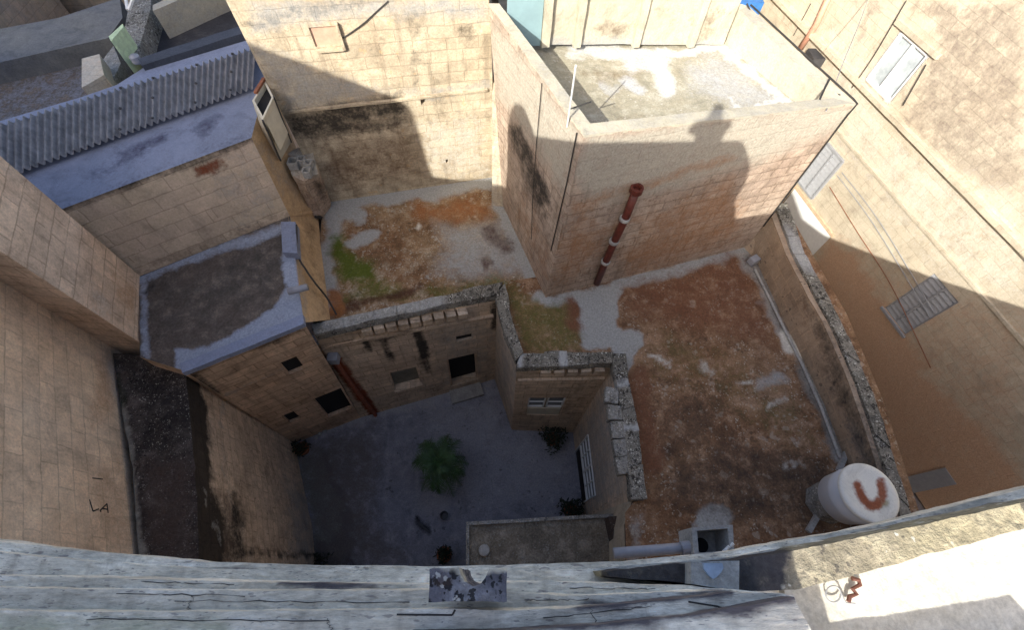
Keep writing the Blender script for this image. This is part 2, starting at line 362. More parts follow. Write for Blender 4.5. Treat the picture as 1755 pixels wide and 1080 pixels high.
M['dark'] = plain('black opening fill', (.012, .012, .014), .9)  # near-black fill imitating the shade inside openings
M['cement'] = surf('cement mortar', (.40, .40, .39), (.33, .33, .32), None, grain=.3, masks=False, bump=.6)
M['louvre'] = plain('grey shutter', (.30, .31, .33), .6, var=.1)
M['lightblue'] = plain('pale blue door', (.22, .33, .36), .5, var=.08, sc=3)
M['blueplastic'] = plain('blue tarpaulin', (.04, .16, .42), .5)
M['green'] = plain('pale green render', (.55, .68, .42), .7)
M['glass'] = plain('dim glass', (.02, .023, .03), .12, var=.1)
M['leaf'] = plain('palm frond', (.042, .10, .026), .55, var=.4, sc=4)
M['shrub'] = plain('shrub leaf', (.018, .03, .016), .6, var=.5, sc=9)
M['bark'] = plain('palm bark', (.09, .06, .04), .9, var=.4, sc=20, bump=.6)
M['clay'] = plain('terracotta', (.26, .10, .05), .8, var=.2)
M['skin'] = plain('skin', (.45, .27, .19), .6, var=.05)
M['jacket'] = plain('dark jacket', (.03, .035, .05), .8)
M['hair'] = plain('dark hair', (.02, .014, .01), .6)
M['letters'] = plain('black paint', (.035, .03, .028), .8)
RZ = 5.8     # level of the main roof

# ================================================================= setting
bm = bmesh.new(); prism_px(bm, [(300, 590), (760, 560), (1010, 560), (1080, 760), (1080, 1100), (300, 1100)], 0, -.3)
struct(finish('courtyard_ground', bm, M['court'], grid=.14, warp=12, paint=[
    ('brown', 'poly', [(500, 760), (640, 720), (655, 800), (640, 880), (700, 970), (540, 975)], .75, 60),
    ('moss', 'poly', [(505, 770), (560, 775), (600, 900), (600, 970), (545, 970)], .8, 26),
    ('black', 'line', [(553, 780), (572, 830), (590, 880), (604, 968)], .75, 8, 3),
    ('cement', 'line', [(520, 752), (600, 722), (680, 700), (830, 660)], .55, 14, 4),
    ('cement', 'poly', [(700, 855), (770, 850), (775, 895), (705, 890)], .42, 20),
    ('cement', 'poly', [(690, 690), (850, 665), (880, 740), (980, 745), (990, 860), (800, 880)], .36, 60),
    ('black', 'poly', [(540, 925), (600, 915), (608, 975), (540, 975)], .8, 20),
    ('black', 'line', [(715, 895), (738, 915)], .9, 5, 2),
]))
bm = bmesh.new(); box(bm, (0, 10, -.85), 400, 400, .3)
struct(finish('ground', bm, M['road']))
bm = bmesh.new(); box(bm, (10.6, 9, -.60), 6.2, 50, .1)
struct(finish('street', bm, M['road'], grid=.6))

# ================================================================= courtyard house (terraces, pit walls)
house = thing('courtyard_house', 'limestone house with mossy roof terraces wrapping around the dark courtyard', 'house', (3, 5, 0))
T = [P(535, 568, RZ), P(851, 515, RZ), P(886, 629, RZ), P(1052, 624, RZ), P(1084, 857, RZ)]
B = [P(618, 716, 0), P(848, 650, 0), P(877, 737, 0), P(982, 742, 0), P(1000, 888, 0)]
W = [Wall(B[i], B[i+1], T[i], T[i+1]) for i in range(4)]
holes = {i: [] for i in range(4)}
def hole(i, pts, dep):
    r = W[i].rect(pts); holes[i].append((r, dep)); return r
h_win = hole(0, [(668, 640), (712, 629), (721, 655), (678, 668)], .22)
h_slit = hole(0, [(781, 577), (808, 572), (810, 580), (783, 586)], .5)
h_door = hole(0, [(767, 615), (820, 606), (819, 652), (771, 662)], 1.3)
h_dbl = hole(2, [(906, 682), (965, 682), (963, 712), (901, 712)], .14)
h_rdoor = hole(3, [(1004, 757), (1028, 850), (996, 862), (985, 770)], .3)
for i in range(4):
    bm = bmesh.new(); W[i].build(bm, holes[i])
    pt = {0: [('brown', 'line', [(575, 618), (600, 655), (645, 712)], .55, 10, 6), ('rust', 'line', [(577, 620), (602, 655), (644, 710)], .95, 7, 6),
              ('black', 'line', [(716, 566), (722, 590), (728, 608)], 1., 7, 5), ('black', 'line', [(628, 584), (633, 597)], .9, 5, 3), ('black', 'line', [(657, 584), (664, 600), (672, 612)], .72, 6, 3),
              ('black', 'line', [(726, 618), (731, 632)], .7, 6, 5), ('black', 'line', [(645, 584), (710, 568)], .6, 5, 1), ('black', 'line', [(850, 520), (848, 540), (846, 560)], .8, 6, 4), ('cement', 'poly', [(740, 560), (850, 530), (850, 650), (760, 662)], .5, 60)],
          1: [('cement', 'poly', [(840, 500), (890, 620), (880, 740), (845, 655)], .6, 40)],
          2: [('brown', 'poly', [(960, 650), (1040, 640), (985, 735), (955, 725)], .3, 40)],
          3: [('cement', 'poly', [(1045, 630), (1085, 850), (1000, 880), (985, 745)], .62, 40)]}[i]
    cw = {0: {'rust': (.30, .085, .04), 'cement': (.36, .31, .25)}}.get(i)
    finish('wall', bm, M['wallpit'], house, grid=.11, paint=pt, warp=4, fixn=False)
# body behind the walls + rest of the sides
top = T+[P(1070, 900, RZ), P(1075, 1060, RZ), P(1640, 1060, RZ), P(1576, 880, RZ), P(1515, 690, RZ), P(1452, 540, RZ), P(1372, 400, RZ), P(1340, 340, RZ), P(1000, 200, RZ), P(846, 285, RZ), P(555, 325, RZ)]
bot = B+[P(1005, 920, 0)]+[Vector((p.x, p.y, -.55)) for p in top[6:]]
bot[4+1].z = -.3
bm = bmesh.new(); loft(bm, top, bot, cap_top=False, cap_bot=False, skip=(0, 1, 2, 3))
finish('wall', bm, M['street'], house, grid=.6)
# main roof surface
roofpts = [(935, 470), (870, 480), (855, 510), (890, 627), (1055, 622), (1088, 858), (1071, 880), (1075, 1060), (1640, 1060), (1576, 880), (1515, 690), (1452, 540), (1372, 400), (1340, 340), (1000, 330)]
bm = bmesh.new(); bm.faces.new([bm.verts.new(P(x, y, RZ)) for x, y in roofpts])
finish('roof', bm, M['roof'], house, grid=.10, warp=11, paint=[
    ('cement', 'poly', [(985, 515), (1030, 495), (1063, 492), (1060, 530), (1068, 560), (1105, 582), (1108, 598), (1090, 615), (1075, 650), (1055, 620), (1050, 600), (1003, 602), (990, 560)], 1.15, 7),
    ('cement', 'line', [(925, 510), (945, 520), (1100, 478), (1270, 432)], .95, 9, 7),
    ('cement', 'line', [(1270, 430), (1290, 462), (1330, 545), (1375, 625), (1405, 690), (1440, 780)], .8, 10, 7),
    ('white', 'poly', [(1335, 570), (1355, 568), (1385, 615), (1380, 622), (1345, 612)], .95, 9),
    ('cement', 'line', [(1385, 640), (1410, 690), (1432, 750)], .9, 8, 5),
    ('moss', 'poly', [(870, 475), (910, 500), (940, 520), (985, 525), (1000, 600), (900, 605), (870, 530)], .6, 22),
    ('moss', 'poly', [(1080, 600), (1130, 560), (1210, 560), (1330, 640), (1400, 720), (1430, 770), (1380, 800), (1260, 720), (1160, 680), (1100, 660)], .30, 80),
    ('rust', 'poly', [(1060, 490), (1160, 462), (1265, 432), (1330, 560), (1330, 600), (1240, 580), (1130, 560), (1075, 540)], .6, 50),
    ('rust', 'line', [(975, 520), (985, 560)], .8, 12, 6), ('rust', 'line', [(1095, 650), (1105, 720), (1120, 800)], .7, 16, 8),
    ('brown', 'poly', [(1150, 800), (1250, 740), (1400, 780), (1440, 820), (1400, 905), (1250, 900), (1130, 860)], .62, 60),
    ('brown', 'poly', [(1110, 690), (1200, 650), (1260, 700), (1200, 800), (1120, 780)], .45, 60),
    ('brown', 'line', [(1290, 450), (1360, 590), (1430, 760)], .5, 20, 6),
    ('white', 'line', [(1120, 612), (1148, 616)], .75, 7, 2), ('white', 'line', [(1205, 620), (1222, 640)], .5, 8, 3), ('white', 'line', [(1258, 664), (1290, 655)], .6, 7, 1),
    ('white', 'line', [(1320, 700), (1345, 690)], .5, 8, 2), ('white', 'line', [(1345, 797), (1362, 792)], .6, 9, 3), ('cement', 'line', [(1310, 660), (1340, 650)], .7, 14, 6),
    ('cement', 'poly', [(1190, 905), (1198, 872), (1222, 862), (1258, 885), (1258, 910)], 1.1, 8),
    ('cement', 'line', [(1090, 880), (1090, 960)], .5, 12, 4),
])
# rear terrace surface
bm = bmesh.new(); bm.faces.new([bm.verts.new(P(x, y, RZ+.002)) for x, y in [(555, 325), (548, 420), (545, 566), (853, 512), (872, 482), (937, 472), (935, 330), (846, 285)]])
finish('roof', bm, M['terrace'], house, grid=.085, warp=10, paint=[
    ('cement', 'line', [(560, 350), (640, 335), (846, 312)], .98, 12, 11), ('cement', 'line', [(565, 365), (570, 395), (560, 440), (568, 520)], .9, 12, 7),
    ('cement', 'line', [(600, 418), (640, 408)], .9, 8, 7), ('cement', 'line', [(575, 350), (610, 370)], .85, 10, 14),
    ('moss', 'poly', [(562, 408), (582, 402), (595, 425), (612, 440), (640, 455), (648, 478), (600, 488), (580, 478), (575, 440)], .95, 26),
    ('moss', 'poly', [(630, 440), (700, 500), (850, 470), (905, 480), (905, 500), (640, 520), (570, 530)], .55, 30),
    ('rust', 'poly', [(700, 345), (790, 340), (842, 350), (838, 378), (780, 380), (700, 375)], .7, 30),
    ('rust', 'line', [(570, 510), (578, 530)], .9, 10, 8),
    ('brown', 'line', [(570, 535), (640, 512), (720, 495)], .7, 10, 5),
    ('cement', 'poly', [(740, 370), (770, 385), (860, 375), (900, 440), (905, 470), (800, 480), (740, 470), (760, 420)], .75, 40),
    ('cement', 'line', [(858, 360), (880, 410), (920, 490)], .9, 12, 8),
    ('brown', 'line', [(838, 400), (870, 425)], .62, 16, 8), ('brown', 'line', [(832, 455), (842, 452)], .7, 8, 5),
    ('white', 'line', [(712, 391), (716, 393)], .8, 5, 2),
])
# copings round the pit (outer line, inner line), laid in stones
def coping(pts_out, pts_in, z, name='coping', mat='coping', par=house, th=.28, step=.62, paint=(), jit=.034):
    bm = bmesh.new(); n = len(pts_out)-1
    for i in range(n):
        a0, a1 = P(*pts_out[i], z), P(*pts_out[i+1], z); b0, b1 = P(*pts_in[i], z), P(*pts_in[i+1], z)
        k = max(1, round((a0-a1).length/step))
        for j in range(k):
            s, e = j/k, (j+1)/k-.012/max(.1, (a0-a1).length)*.3; dz = random.uniform(-.02, .02); w = random.uniform(-.03, .03)
            q = [a0.lerp(a1, s), a0.lerp(a1, e), b0.lerp(b1, e), b0.lerp(b1, s)]
            cdir = (q[0]-q[3]).normalized(); q[0] += cdir*w; q[1] += cdir*w
            for v in q: v.z += dz
            loft(bm, q, [Vector((v.x, v.y, z-th)) for v in q])
    bmesh.ops.bevel(bm, geom=[e for e in bm.edges], offset=.012, segments=1, affect='EDGES')
    return finish(name, bm, M[mat], par, grid=.10, jit=jit, paint=paint or [('cement', 'z', (-2, -1), 0)], warp=6)
coping([(533, 554), (640, 531), (758, 505), (862, 481)], [(538, 574), (640, 549), (758, 522), (852, 504)], RZ+.28, paint=[('cement', 'poly', [(530, 545), (765, 495), (765, 530), (530, 580)], .55, 18), ('black', 'poly', [(755, 485), (860, 475), (860, 510), (760, 525)], .3, 20)])
coping([(865, 486), (878, 545), (897, 603)], [(848, 508), (864, 570), (884, 618)], RZ+.26)
coping([(893, 603), (1052, 603)], [(884, 630), (1050, 622)], RZ+.24, paint=[('cement', 'line', [(893, 603), (893, 630)], .9, 6, 3), ('cement', 'line', [(966, 600), (966, 625)], 1.1, 5, 4), ('cement', 'z', (-2, -1), 0)])
coping([(1052, 604), (1074, 604), (1080, 656), (1095, 740), (1108, 856)], [(1050, 624), (1050, 628), (1059, 664), (1070, 745), (1082, 858)], RZ+.24, paint=[('cement', 'line', [(1055, 660), (1078, 656)], .9, 5, 3), ('cement', 'line', [(1072, 735), (1092, 732)], .9, 5, 4)])
# protruding bricks on the inner side of the right coping
bm = bmesh.new()
for k in range(5):
    a = P(1047+5*k, 680+30*k, RZ+.1); box(bm, a, .3, .36, .26, Matrix.Rotation(R(-8+4*k), 3, 'Z'), .02)
finish('broken_stone', bm, M['coping'], house, grid=.12, jit=.03, paint=[('cement', 'z', (-2, -1), .35)])
# corbels under the pit coping
def corbels(w, u0, u1, n, v, hh, bw, dep):
    for k in range(n):
        u = u0+(u1-u0)*k/(n-1); bm = bmesh.new(); du = bw/2/w.w; dv = hh/w.h
        for (s, o0, o1, va, vb) in ((1, .0, dep, v-dv*.45, v), (.82, .0, dep*.62, v-dv*.8, v-dv*.45), (.66, .0, dep*.32, v-dv, v-dv*.8)):
            f = [w.at(u-du*s, va, o1), w.at(u+du*s, va, o1), w.at(u+du*s, vb, o1), w.at(u-du*s, vb, o1)]
            bk = [w.at(u-du*s, va, -.02), w.at(u+du*s, va, -.02), w.at(u+du*s, vb, -.02), w.at(u-du*s, vb, -.02)]
            loft(bm, f, bk)
        finish('corbel', bm, M['wallpit'], house, jit=.008)
corbels(W[0], .275, .80, 9, .985, .50, .26, .20)
corbels(W[2], .30, .86, 5, .985, .42, .22, .14)
def ledge_strip(w, u0, u1, v, hh, dep, mat, par):
    bm = bmesh.new(); bar(bm, w.at(u0, v, dep/2), w.at(u1, v, dep/2), hh, dep, w.n); return finish('string_course', bm, mat, par, grid=.3, jit=.008)
ledge_strip(W[0], .18, .98, .875, .06, .09, M['wallpit'], house)
ledge_strip(W[2], .02, .98, .86, .05, .07, M['wallpit'], house)
# openings
def window(w, r, off, mull, trans, mat, par, fw=.05, back=True, kind='window'):
    f = finish(kind, w.frame(r, off, fw, .05, mull, trans), M[mat], par)
    if back: finish('pane', w.pane(r, off-.03), M['glass'], f)
    return f
f = finish('window', W[0].pane(h_win, -.17, .05), surf('blocked window', (.25, .24, .20), (.2, .19, .16), None, masks=False), house)
finish('sill', (lambda b: (bar(b, W[0].at(h_win[0]-.01, h_win[1]-.008, .03), W[0].at(h_win[2]+.01, h_win[1]-.008, .03), .1, .16, W[0].n), b)[1])(bmesh.new()), M['wallpit'], f)
dr = finish('door', W[0].pane((h_door[0], h_door[1], h_door[2], h_door[3]), -.30, .05), M['dark'], house)  # black sheet in place of the shade inside the doorway
finish('window', W[0].pane(h_slit, -.08, .03), M['dark'], house)  # slit filled black to look unlit
finish('door_frame', W[0].frame((h_door[0]+.006, h_door[1], h_door[2]-.006, h_door[3]-.01), -.12, .07, .1), M['wallpit'], dr)
bm = bmesh.new(); s0 = [W[0].at(h_door[0]-.02, .0, 0), W[0].at(h_door[2]+.01, 0, 0), W[0].at(h_door[2]+.01, 0, .5), W[0].at(h_door[0]-.02, 0, .5)]
loft(bm, [v+Vector((0, 0, .14)) for v in s0], s0); finish('doorstep', bm, M['cement'], house, grid=.2, jit=.01)
u0, v0, u1, v1 = h_dbl; um = (u0+u1)/2; vm = v0+(v1-v0)*.42
window(W[2], (u0+.01, vm+.01, um-.02, v1-.01), -.05, (), (.5,), 'white', house, .035)
window(W[2], (um+.02, vm+.01, u1-.01, v1-.01), -.05, (), (.5,), 'white', house, .035)
finish('window_panel', W[2].pane((u0+.01, v0+.01, u1-.01, vm-.01), -.02, .03), M['cream'], house)
u0, v0, u1, v1 = h_rdoor
rd = finish('door', W[3].frame((u0+.004, v0, u1-.004, v0+(v1-v0)*.42), -.0, .04, .05), M['white'], house)
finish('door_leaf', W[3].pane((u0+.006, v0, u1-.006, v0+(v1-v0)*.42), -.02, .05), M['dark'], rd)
vv = v0+(v1-v0)*.45
window(W[3], (u0+.006, vv, (u0+u1)/2-.006, v1-.01), -.0, (.5,), (.33, .66), 'white', house, .03)
window(W[3], ((u0+u1)/2+.006, vv, u1-.006, v1-.01), -.0, (.5,), (.33, .66), 'white', house, .03)
# hopper head and rusty downpipe on the courtyard wall
bm = bmesh.new(); c = W[0].at(*W[0].uv(571, 608), .12); box(bm, c, .26, .24, .3, bev=.02)
hp = finish('hopper_head', bm, M['grey'], house)
bm = bmesh.new(); tube(bm, [W[0].at(*W[0].uv(x, y), .09) for x, y in ((576, 618), (600, 652), (643, 708))], .065, 10)
finish('drainpipe', bm, plain('rusty clay pipe', (.28, .085, .045), .8, var=.4, sc=14, bump=.5), hp)
# street parapet: inner face and lichen top
pin = [(1268, 418), (1296, 449), (1330, 522), (1360, 585), (1410, 690), (1443, 775), (1478, 870), (1500, 960), (1510, 1050)]
tin = [(1316, 354), (1348, 438), (1385, 509), (1411, 553), (1452, 648), (1482, 735), (1512, 830), (1535, 900), (1556, 1000)]
tou = [(1345, 350), (1375, 440), (1420, 522), (1448, 580), (1490, 675), (1520, 770), (1552, 872), (1585, 960), (1620, 1060)]
ZP = 6.85
A = [P(*p, RZ-.02) for p in pin]; Bt = [P(*p, ZP-.0) for p in tin]; Ct = [P(*p, ZP) for p in tou]
bm = bmesh.new()
rows = [[bm.verts.new(v) for v in r] for r in (A, Bt, Ct, [Vector((v.x, v.y, -.55)) for v in Ct])]
for a, b in zip(rows, rows[1:]):
    for i in range(len(a)-1): bm.faces.new((a[i], a[i+1], b[i+1], b[i]))
par = finish('street_parapet', bm, surf('stained parapet', (.40, .30, .215), (.34, .275, .21), (.55, .36, .02, .8), streak=.3, spots=[(7, .35, (.06, .055, .05), .6)], jointc=1.25), house, grid=.12, jit=.012,
             warp=8, paint=[('black', 'poly', [(1375, 505), (1411, 553), (1452, 648), (1500, 760), (1555, 880), (1500, 880), (1440, 700), (1400, 600), (1360, 500)], .55, 24), ('cement', 'poly', [(1440, 690), (1480, 735), (1530, 880), (1480, 870)], .4, 24), ('rust', 'poly', [(1350, 500), (1380, 500), (1400, 560), (1380, 570)], .2, 20)])
for k in range(len(tin)-1):
    t0, t1, o0, o1 = Bt[k], Bt[k+1], Ct[k], Ct[k+1]; m = max(1, round((o0-o1).length/.7))
bm = bmesh.new()
for k in range(len(tin)-1):
    t0, t1, o0, o1 = Bt[k], Bt[k+1], Ct[k], Ct[k+1]; m = max(1, round((o0-o1).length/.65))
    for j in range(m):
        s, e = j/m, (j+1)/m-.015; i0 = t0.lerp(o0, .33); i1 = t1.lerp(o1, .33); dz = random.uniform(.06, .10)
        q = [i0.lerp(i1, s), i0.lerp(i1, e), o0.lerp(o1, e)+Vector((.03, 0, 0)), o0.lerp(o1, s)+Vector((.03, 0, 0))]
        loft(bm, [v+Vector((0, 0, dz)) for v in q], [v-Vector((0, 0, .1)) for v in q])
finish('coping', bm, M['coping'], house, grid=.11, jit=.02, paint=[('cement', 'poly', [(1340, 380), (1400, 430), (1400, 470), (1340, 440)], .8, 20), ('black', 'z', (-2, -1), .28)])
# gutter pipe along the inner foot of the parapet, patched pier at its north end
bm = bmesh.new(); tube(bm, [P(x, y, RZ+.05) for x, y in [(1294, 462), (1318, 510), (1345, 565), (1375, 625), (1408, 700), (1440, 785)]], .035, 8)
finish('drainpipe', bm, M['cement'], house)
bm = bmesh.new(); box(bm, P(1292, 446, RZ+.12), .26, .2, .2, Matrix.Rotation(.5, 3, 'Z'), .02); finish('drain_outlet', bm, M['grey'], house)

# ================================================================= rooftop room
room = thing('rooftop_room', 'tall pitted limestone room on the roof with render rim and red pipe', 'building', P(1100, 440, RZ))
a0, b0 = P(862, 352, RZ), P(935, 510, RZ); dirf = (P(1265, 415, RZ)-b0).normalized()
c1 = P(1465, 178, 10.33); c0 = Vector((c1.x+.05, c1.y+.05, RZ)); a1 = P(838, 6, 11.0); b1 = P(1000, 233, 10.8)
d1 = P(1282, 10, 10.45); d0 = Vector((d1.x, d1.y, RZ)); e1 = a1+Vector((-.0, 3.6, 0)); e0 = Vector((e1.x+.1, e1.y, RZ))
WF = Wall(b0, c0, b1, c1); WW = Wall(a0, b0, a1, b1); WE = Wall(c0, d0, c1, d1)
facepaint = [('cement', 'poly', [(1000, 232), (1470, 175), (1450, 215), (1270, 290), (1130, 330), (1030, 350), (975, 300)], .85, 28),
             ('brown', 'poly', [(940, 505), (955, 430), (990, 340), (1080, 480), (1265, 412), (1265, 370), (1180, 380), (1060, 420)], .62, 50),
             ('brown', 'poly', [(1090, 380), (1260, 300), (1275, 400), (1100, 460)], .55, 40), ('brown', 'line', [(985, 350), (1260, 270)], .5, 12, 3), ('brown', 'line', [(960, 420), (1250, 330)], .5, 10, 2),
             ('black', 'line', [(1000, 250), (1180, 240)], .15, 20, 8)]
for w, pt in ((WF, facepaint), (WW, [('cement', 'poly', [(840, 20), (1000, 230), (960, 330), (870, 180), (845, 170)], .8, 30), ('black', 'line', [(885, 225), (900, 270), (930, 340)], .8, 14, 6), ('black', 'line', [(900, 300), (935, 370)], .5, 12, 4), ('brown', 'poly', [(870, 360), (900, 330), (950, 440), (935, 505)], .4, 40)]), (WE, [])):
    bm = bmesh.new(); w.build(bm); finish('wall', bm, M['block'], room, grid=.12, jit=.012, paint=pt or [('cement', 'z', (-2, -1), .4)], warp=8)
bm = bmesh.new(); Wall(d0, e0, d1, e1).build(bm); Wall(e0, a0, e1, a1).build(bm); finish('wall', bm, M['render'], room, grid=.5)
def inset(v, ce, t): d = (ce-v); d.z = 0; return v+d.normalized()*t
ce = (a1+b1+c1+d1)/4
rim = [a1, b1, c1, d1]; rin = [a1+Vector((.20, 0, 0)), b1+Vector((.14, .30, 0)), c1+Vector((-.38, .16, 0)), d1+Vector((-.26, -.2, 0))]
for i in range(3):
    bm = bmesh.new(); q = [rim[i], rim[i+1], rin[i+1], rin[i]]; lo = [v-Vector((0, 0, 1.3)) for v in q]
    lo[0] += Vector((0, 0, .03)); loft(bm, [v+Vector((0, 0, .012)) for v in q], [v-Vector((0, 0, 1.3)) if k in (2, 3) else v-Vector((0, 0, .03)) for k, v in enumerate(q)])
    finish('parapet', bm, M['render'], room, grid=.14, jit=.01, paint=[('cement', 'z', (-2, -1), .3), ('black', 'line', [(860, 60), (1000, 232)], .25, 10, 2)])
fl = [P(900, 0, 10.1)+Vector((-.6, 1, 0)), rin[0]+Vector((-.05, 0, -.88)), rin[1]+Vector((0, -.1, -.86)), rin[2]+Vector((.1, 0, -.5)), rin[3]+Vector((.2, .2, -.75))]
bm = bmesh.new(); bm.faces.new([bm.verts.new(v) for v in fl])
bmesh.ops.triangulate(bm, faces=bm.faces[:])
finish('roof', bm, M['blockfloor'], room, grid=.09, warp=10, paint=[
    ('cement', 'poly', [(1230, 80), (1350, 178), (1310, 190), (1260, 190), (1180, 150), (1170, 110)], .62, 40), ('white', 'line', [(1235, 80), (1300, 135), (1352, 178)], .85, 7, 4), ('white', 'line', [(1130, 90), (1200, 82), (1240, 80)], .9, 7, 5),
    ('white', 'line', [(1125, 115), (1145, 145)], .8, 10, 12), ('white', 'line', [(980, 85), (1100, 90)], .8, 10, 7), ('white', 'line', [(1085, 110), (1130, 100)], .7, 14, 12),
    ('white', 'line', [(1250, 165), (1265, 188), (1340, 172)], .75, 4, 2), ('cement', 'line', [(1070, 135), (1100, 160)], .9, 8, 4), ('cement', 'line', [(1035, 140), (1055, 150)], .6, 8, 6),
    ('brown', 'poly', [(1000, 120), (1110, 110), (1100, 135), (1030, 140)], .5, 20), ('brown', 'line', [(1000, 220), (1120, 205)], .3, 20, 8)])
# rear parapet wall of the room, with buttress strips
rbL, rbR = P(905, 76, 10.25), P(1240, 76, 9.75); rtL, rtR = Vector((rbL.x, rbL.y, 12.6)), P(1272, 10, 10.5)
rtM = P(1100, -30, 11.2)
WR = Wall(rbL, rbR, rtL, Vector((rbR.x, rbR.y+.05, 10.75)))
bm = bmesh.new(); WR.build(bm); q = [v+Vector((0, .3, 0)) for v in (rbL, rbR, rtL, WR.B1)]; 
loft(bm, [q[2], q[3], WR.B1.copy(), rtL.copy()], [q[0], q[1], rbR.copy(), rbL.copy()])
finish('rear_wall', bm, M['render'], room, grid=.14, jit=.02, warp=8, paint=[('brown', 'poly', [(1015, 38), (1090, 38), (1090, 65), (1015, 68)], .4, 14), ('brown', 'poly', [(1180, 30), (1230, 20), (1225, 70), (1180, 75)], .4, 16), ('black', 'poly', [(1090, 15), (1270, 12), (1262, 30), (1100, 28)], .28, 12), ('cement', 'poly', [(880, 62), (1230, 66), (1230, 90), (880, 90)], .8, 14)])
for px in (935, 990, 1093, 1190):
    bm = bmesh.new(); u, _ = WR.uv(px, 50); bar(bm, WR.at(u, .0, .05), WR.at(u, .98, .05), .16, .14, WR.n); finish('buttress', bm, M['render'], room, grid=.2, jit=.02)
bm = bmesh.new(); a = WR.uv(868, 66)[0]; b = WR.uv(926, 66)[0]
loft(bm, [WR.at(a, .0, .04), WR.at(b, .0, .04), WR.at(b, .99, .04), WR.at(a, .99, .04)], [WR.at(a, 0, .0), WR.at(b, 0, .0), WR.at(b, .99, .0), WR.at(a, .99, .0)])
finish('door', bm, M['lightblue'], room)
# big red pipe with collars down the face
pp = finish('red_downpipe', (lambda b: (tube(b, [WF.at(*WF.uv(x, y), .11) for x, y in ((1087, 318), (1070, 363), (1053, 400), (1035, 442), (1020, 480))], .085, 14), b)[1])(bmesh.new()), M['redpipe'], room, smooth=True)
def collar(x, y, r=.112, t=.07):
    bm = bmesh.new(); u, v = WF.uv(x, y); a = WF.at(u, v, .11); d = (WF.A1-WF.A0).normalized(); tube(bm, [a-d*t/2, a+d*t/2], r, 16); bar(bm, a-WF.n*.1, a, .05, .06, d); finish('pipe_collar', bm, M['cement'], pp)
for x, y in ((1067, 368), (1049, 407), (1035, 442)): collar(x, y)
bm = bmesh.new(); a = WF.at(*WF.uv(1087, 318), .11); lathe(bm, a-Vector((0, 0, .06)), [(.10, -.04), (.13, 0), (.13, .12), (.085, .12), (.08, .02)], 20); finish('pipe_socket', bm, M['redpipe'], pp)
# pier and clay pipe in the inner corner
bm = bmesh.new(); loft(bm, [P(844, 140, 9.0), P(856, 150, 9.0), P(868, 120, 9.0), P(846, 100, 9.0)], [P(843, 352, RZ), P(862, 354, RZ), P(868, 335, RZ), P(848, 306, RZ)])
finish('corner_pier', bm, M['wallback'], room, grid=.15, jit=.02, paint=[('cement', 'z', (-2, -1), .3)])
bm = bmesh.new(); tube(bm, [P(850, 302, 6.15), P(849, 290, 6.4), P(852, 235, 7.3), P(852, 150, 8.75)], .11, 12); cp = finish('clay_downpipe', bm, M['claypipe'], room, smooth=True)
bm = bmesh.new(); tube(bm, [P(853, 180, 8.27), P(853, 172, 8.4)], .15, 12); finish('pipe_collar', bm, M['cement'], cp)
# cables on the room
def cable(name, pts, r, mat, par, **k):
    bm = bmesh.new(); pts = [Vector(p) for p in pts]; out = []
    for i in range(len(pts)-1):
        p0, p1, p2, p3 = pts[max(i-1, 0)], pts[i], pts[i+1], pts[min(i+2, len(pts)-1)]
        for j in range(6):
            t = j/6; out.append(.5*((2*p1)+(p2-p0)*t+(2*p0-5*p1+4*p2-p3)*t*t+(3*p1-p0-3*p2+p3)*t**3))
    out.append(pts[-1]); tube(bm, out, r, 6); return finish(name, bm, M[mat], par)
bm = bmesh.new(); tube(bm, [d1+Vector((.05, 0, .03)), d1.lerp(c1, .5)+Vector((.03, 0, .03)), c1.lerp(d1, .03)+Vector((.03, 0, .03)), c1+Vector((.03, -.02, .02)), WF.at(1, .95, .02), WF.at(1, .5, .02), WF.at(1, .2, .02)], .02, 6); finish('edge_cable', bm, M['cable'], room)
cable('loop_cable', [d1+Vector((-.05, 0, .05)), P(1310, 70, 10.2), P(1350, 118, 10.1), P(1400, 147, 10.25), P(1440, 163, 10.35)], .018, 'cable', room)
cable('edge_cable', [P(1423, 133, 10.42), P(1414, 150, 10.36), P(1404, 172, 10.36)], .022, 'cable', room)
cable('wall_cable', [WW.at(.96, .99, .03), WW.at(.965, .8, .03), WW.at(.96, .62, .03), WW.at(.95, .35, .03)], .012, 'cable', room)
cable('wall_cable', [P(1100, 340, RZ)*0+WW.at(.62, .99, .03), WW.at(.62, .55, .03), WW.at(.66, .2, .03)], .008, 'cable', room)
# aerial mast
am = thing('aerial_mast', 'thin pale aerial mast standing on the rooftop room rim', 'antenna', P(975, 215, 10.8))
bm = bmesh.new(); mb_ = P(972, 217, 10.62); mt = P(987, 112, 12.1); tube(bm, [mb_, mt], .015, 8); finish('pole', bm, M['white'], am)
bm = bmesh.new(); tube(bm, [mb_+Vector((0, 0, .35)), mb_+Vector((.35, .1, .42))], .012, 6); finish('bracket', bm, M['cable'], am)

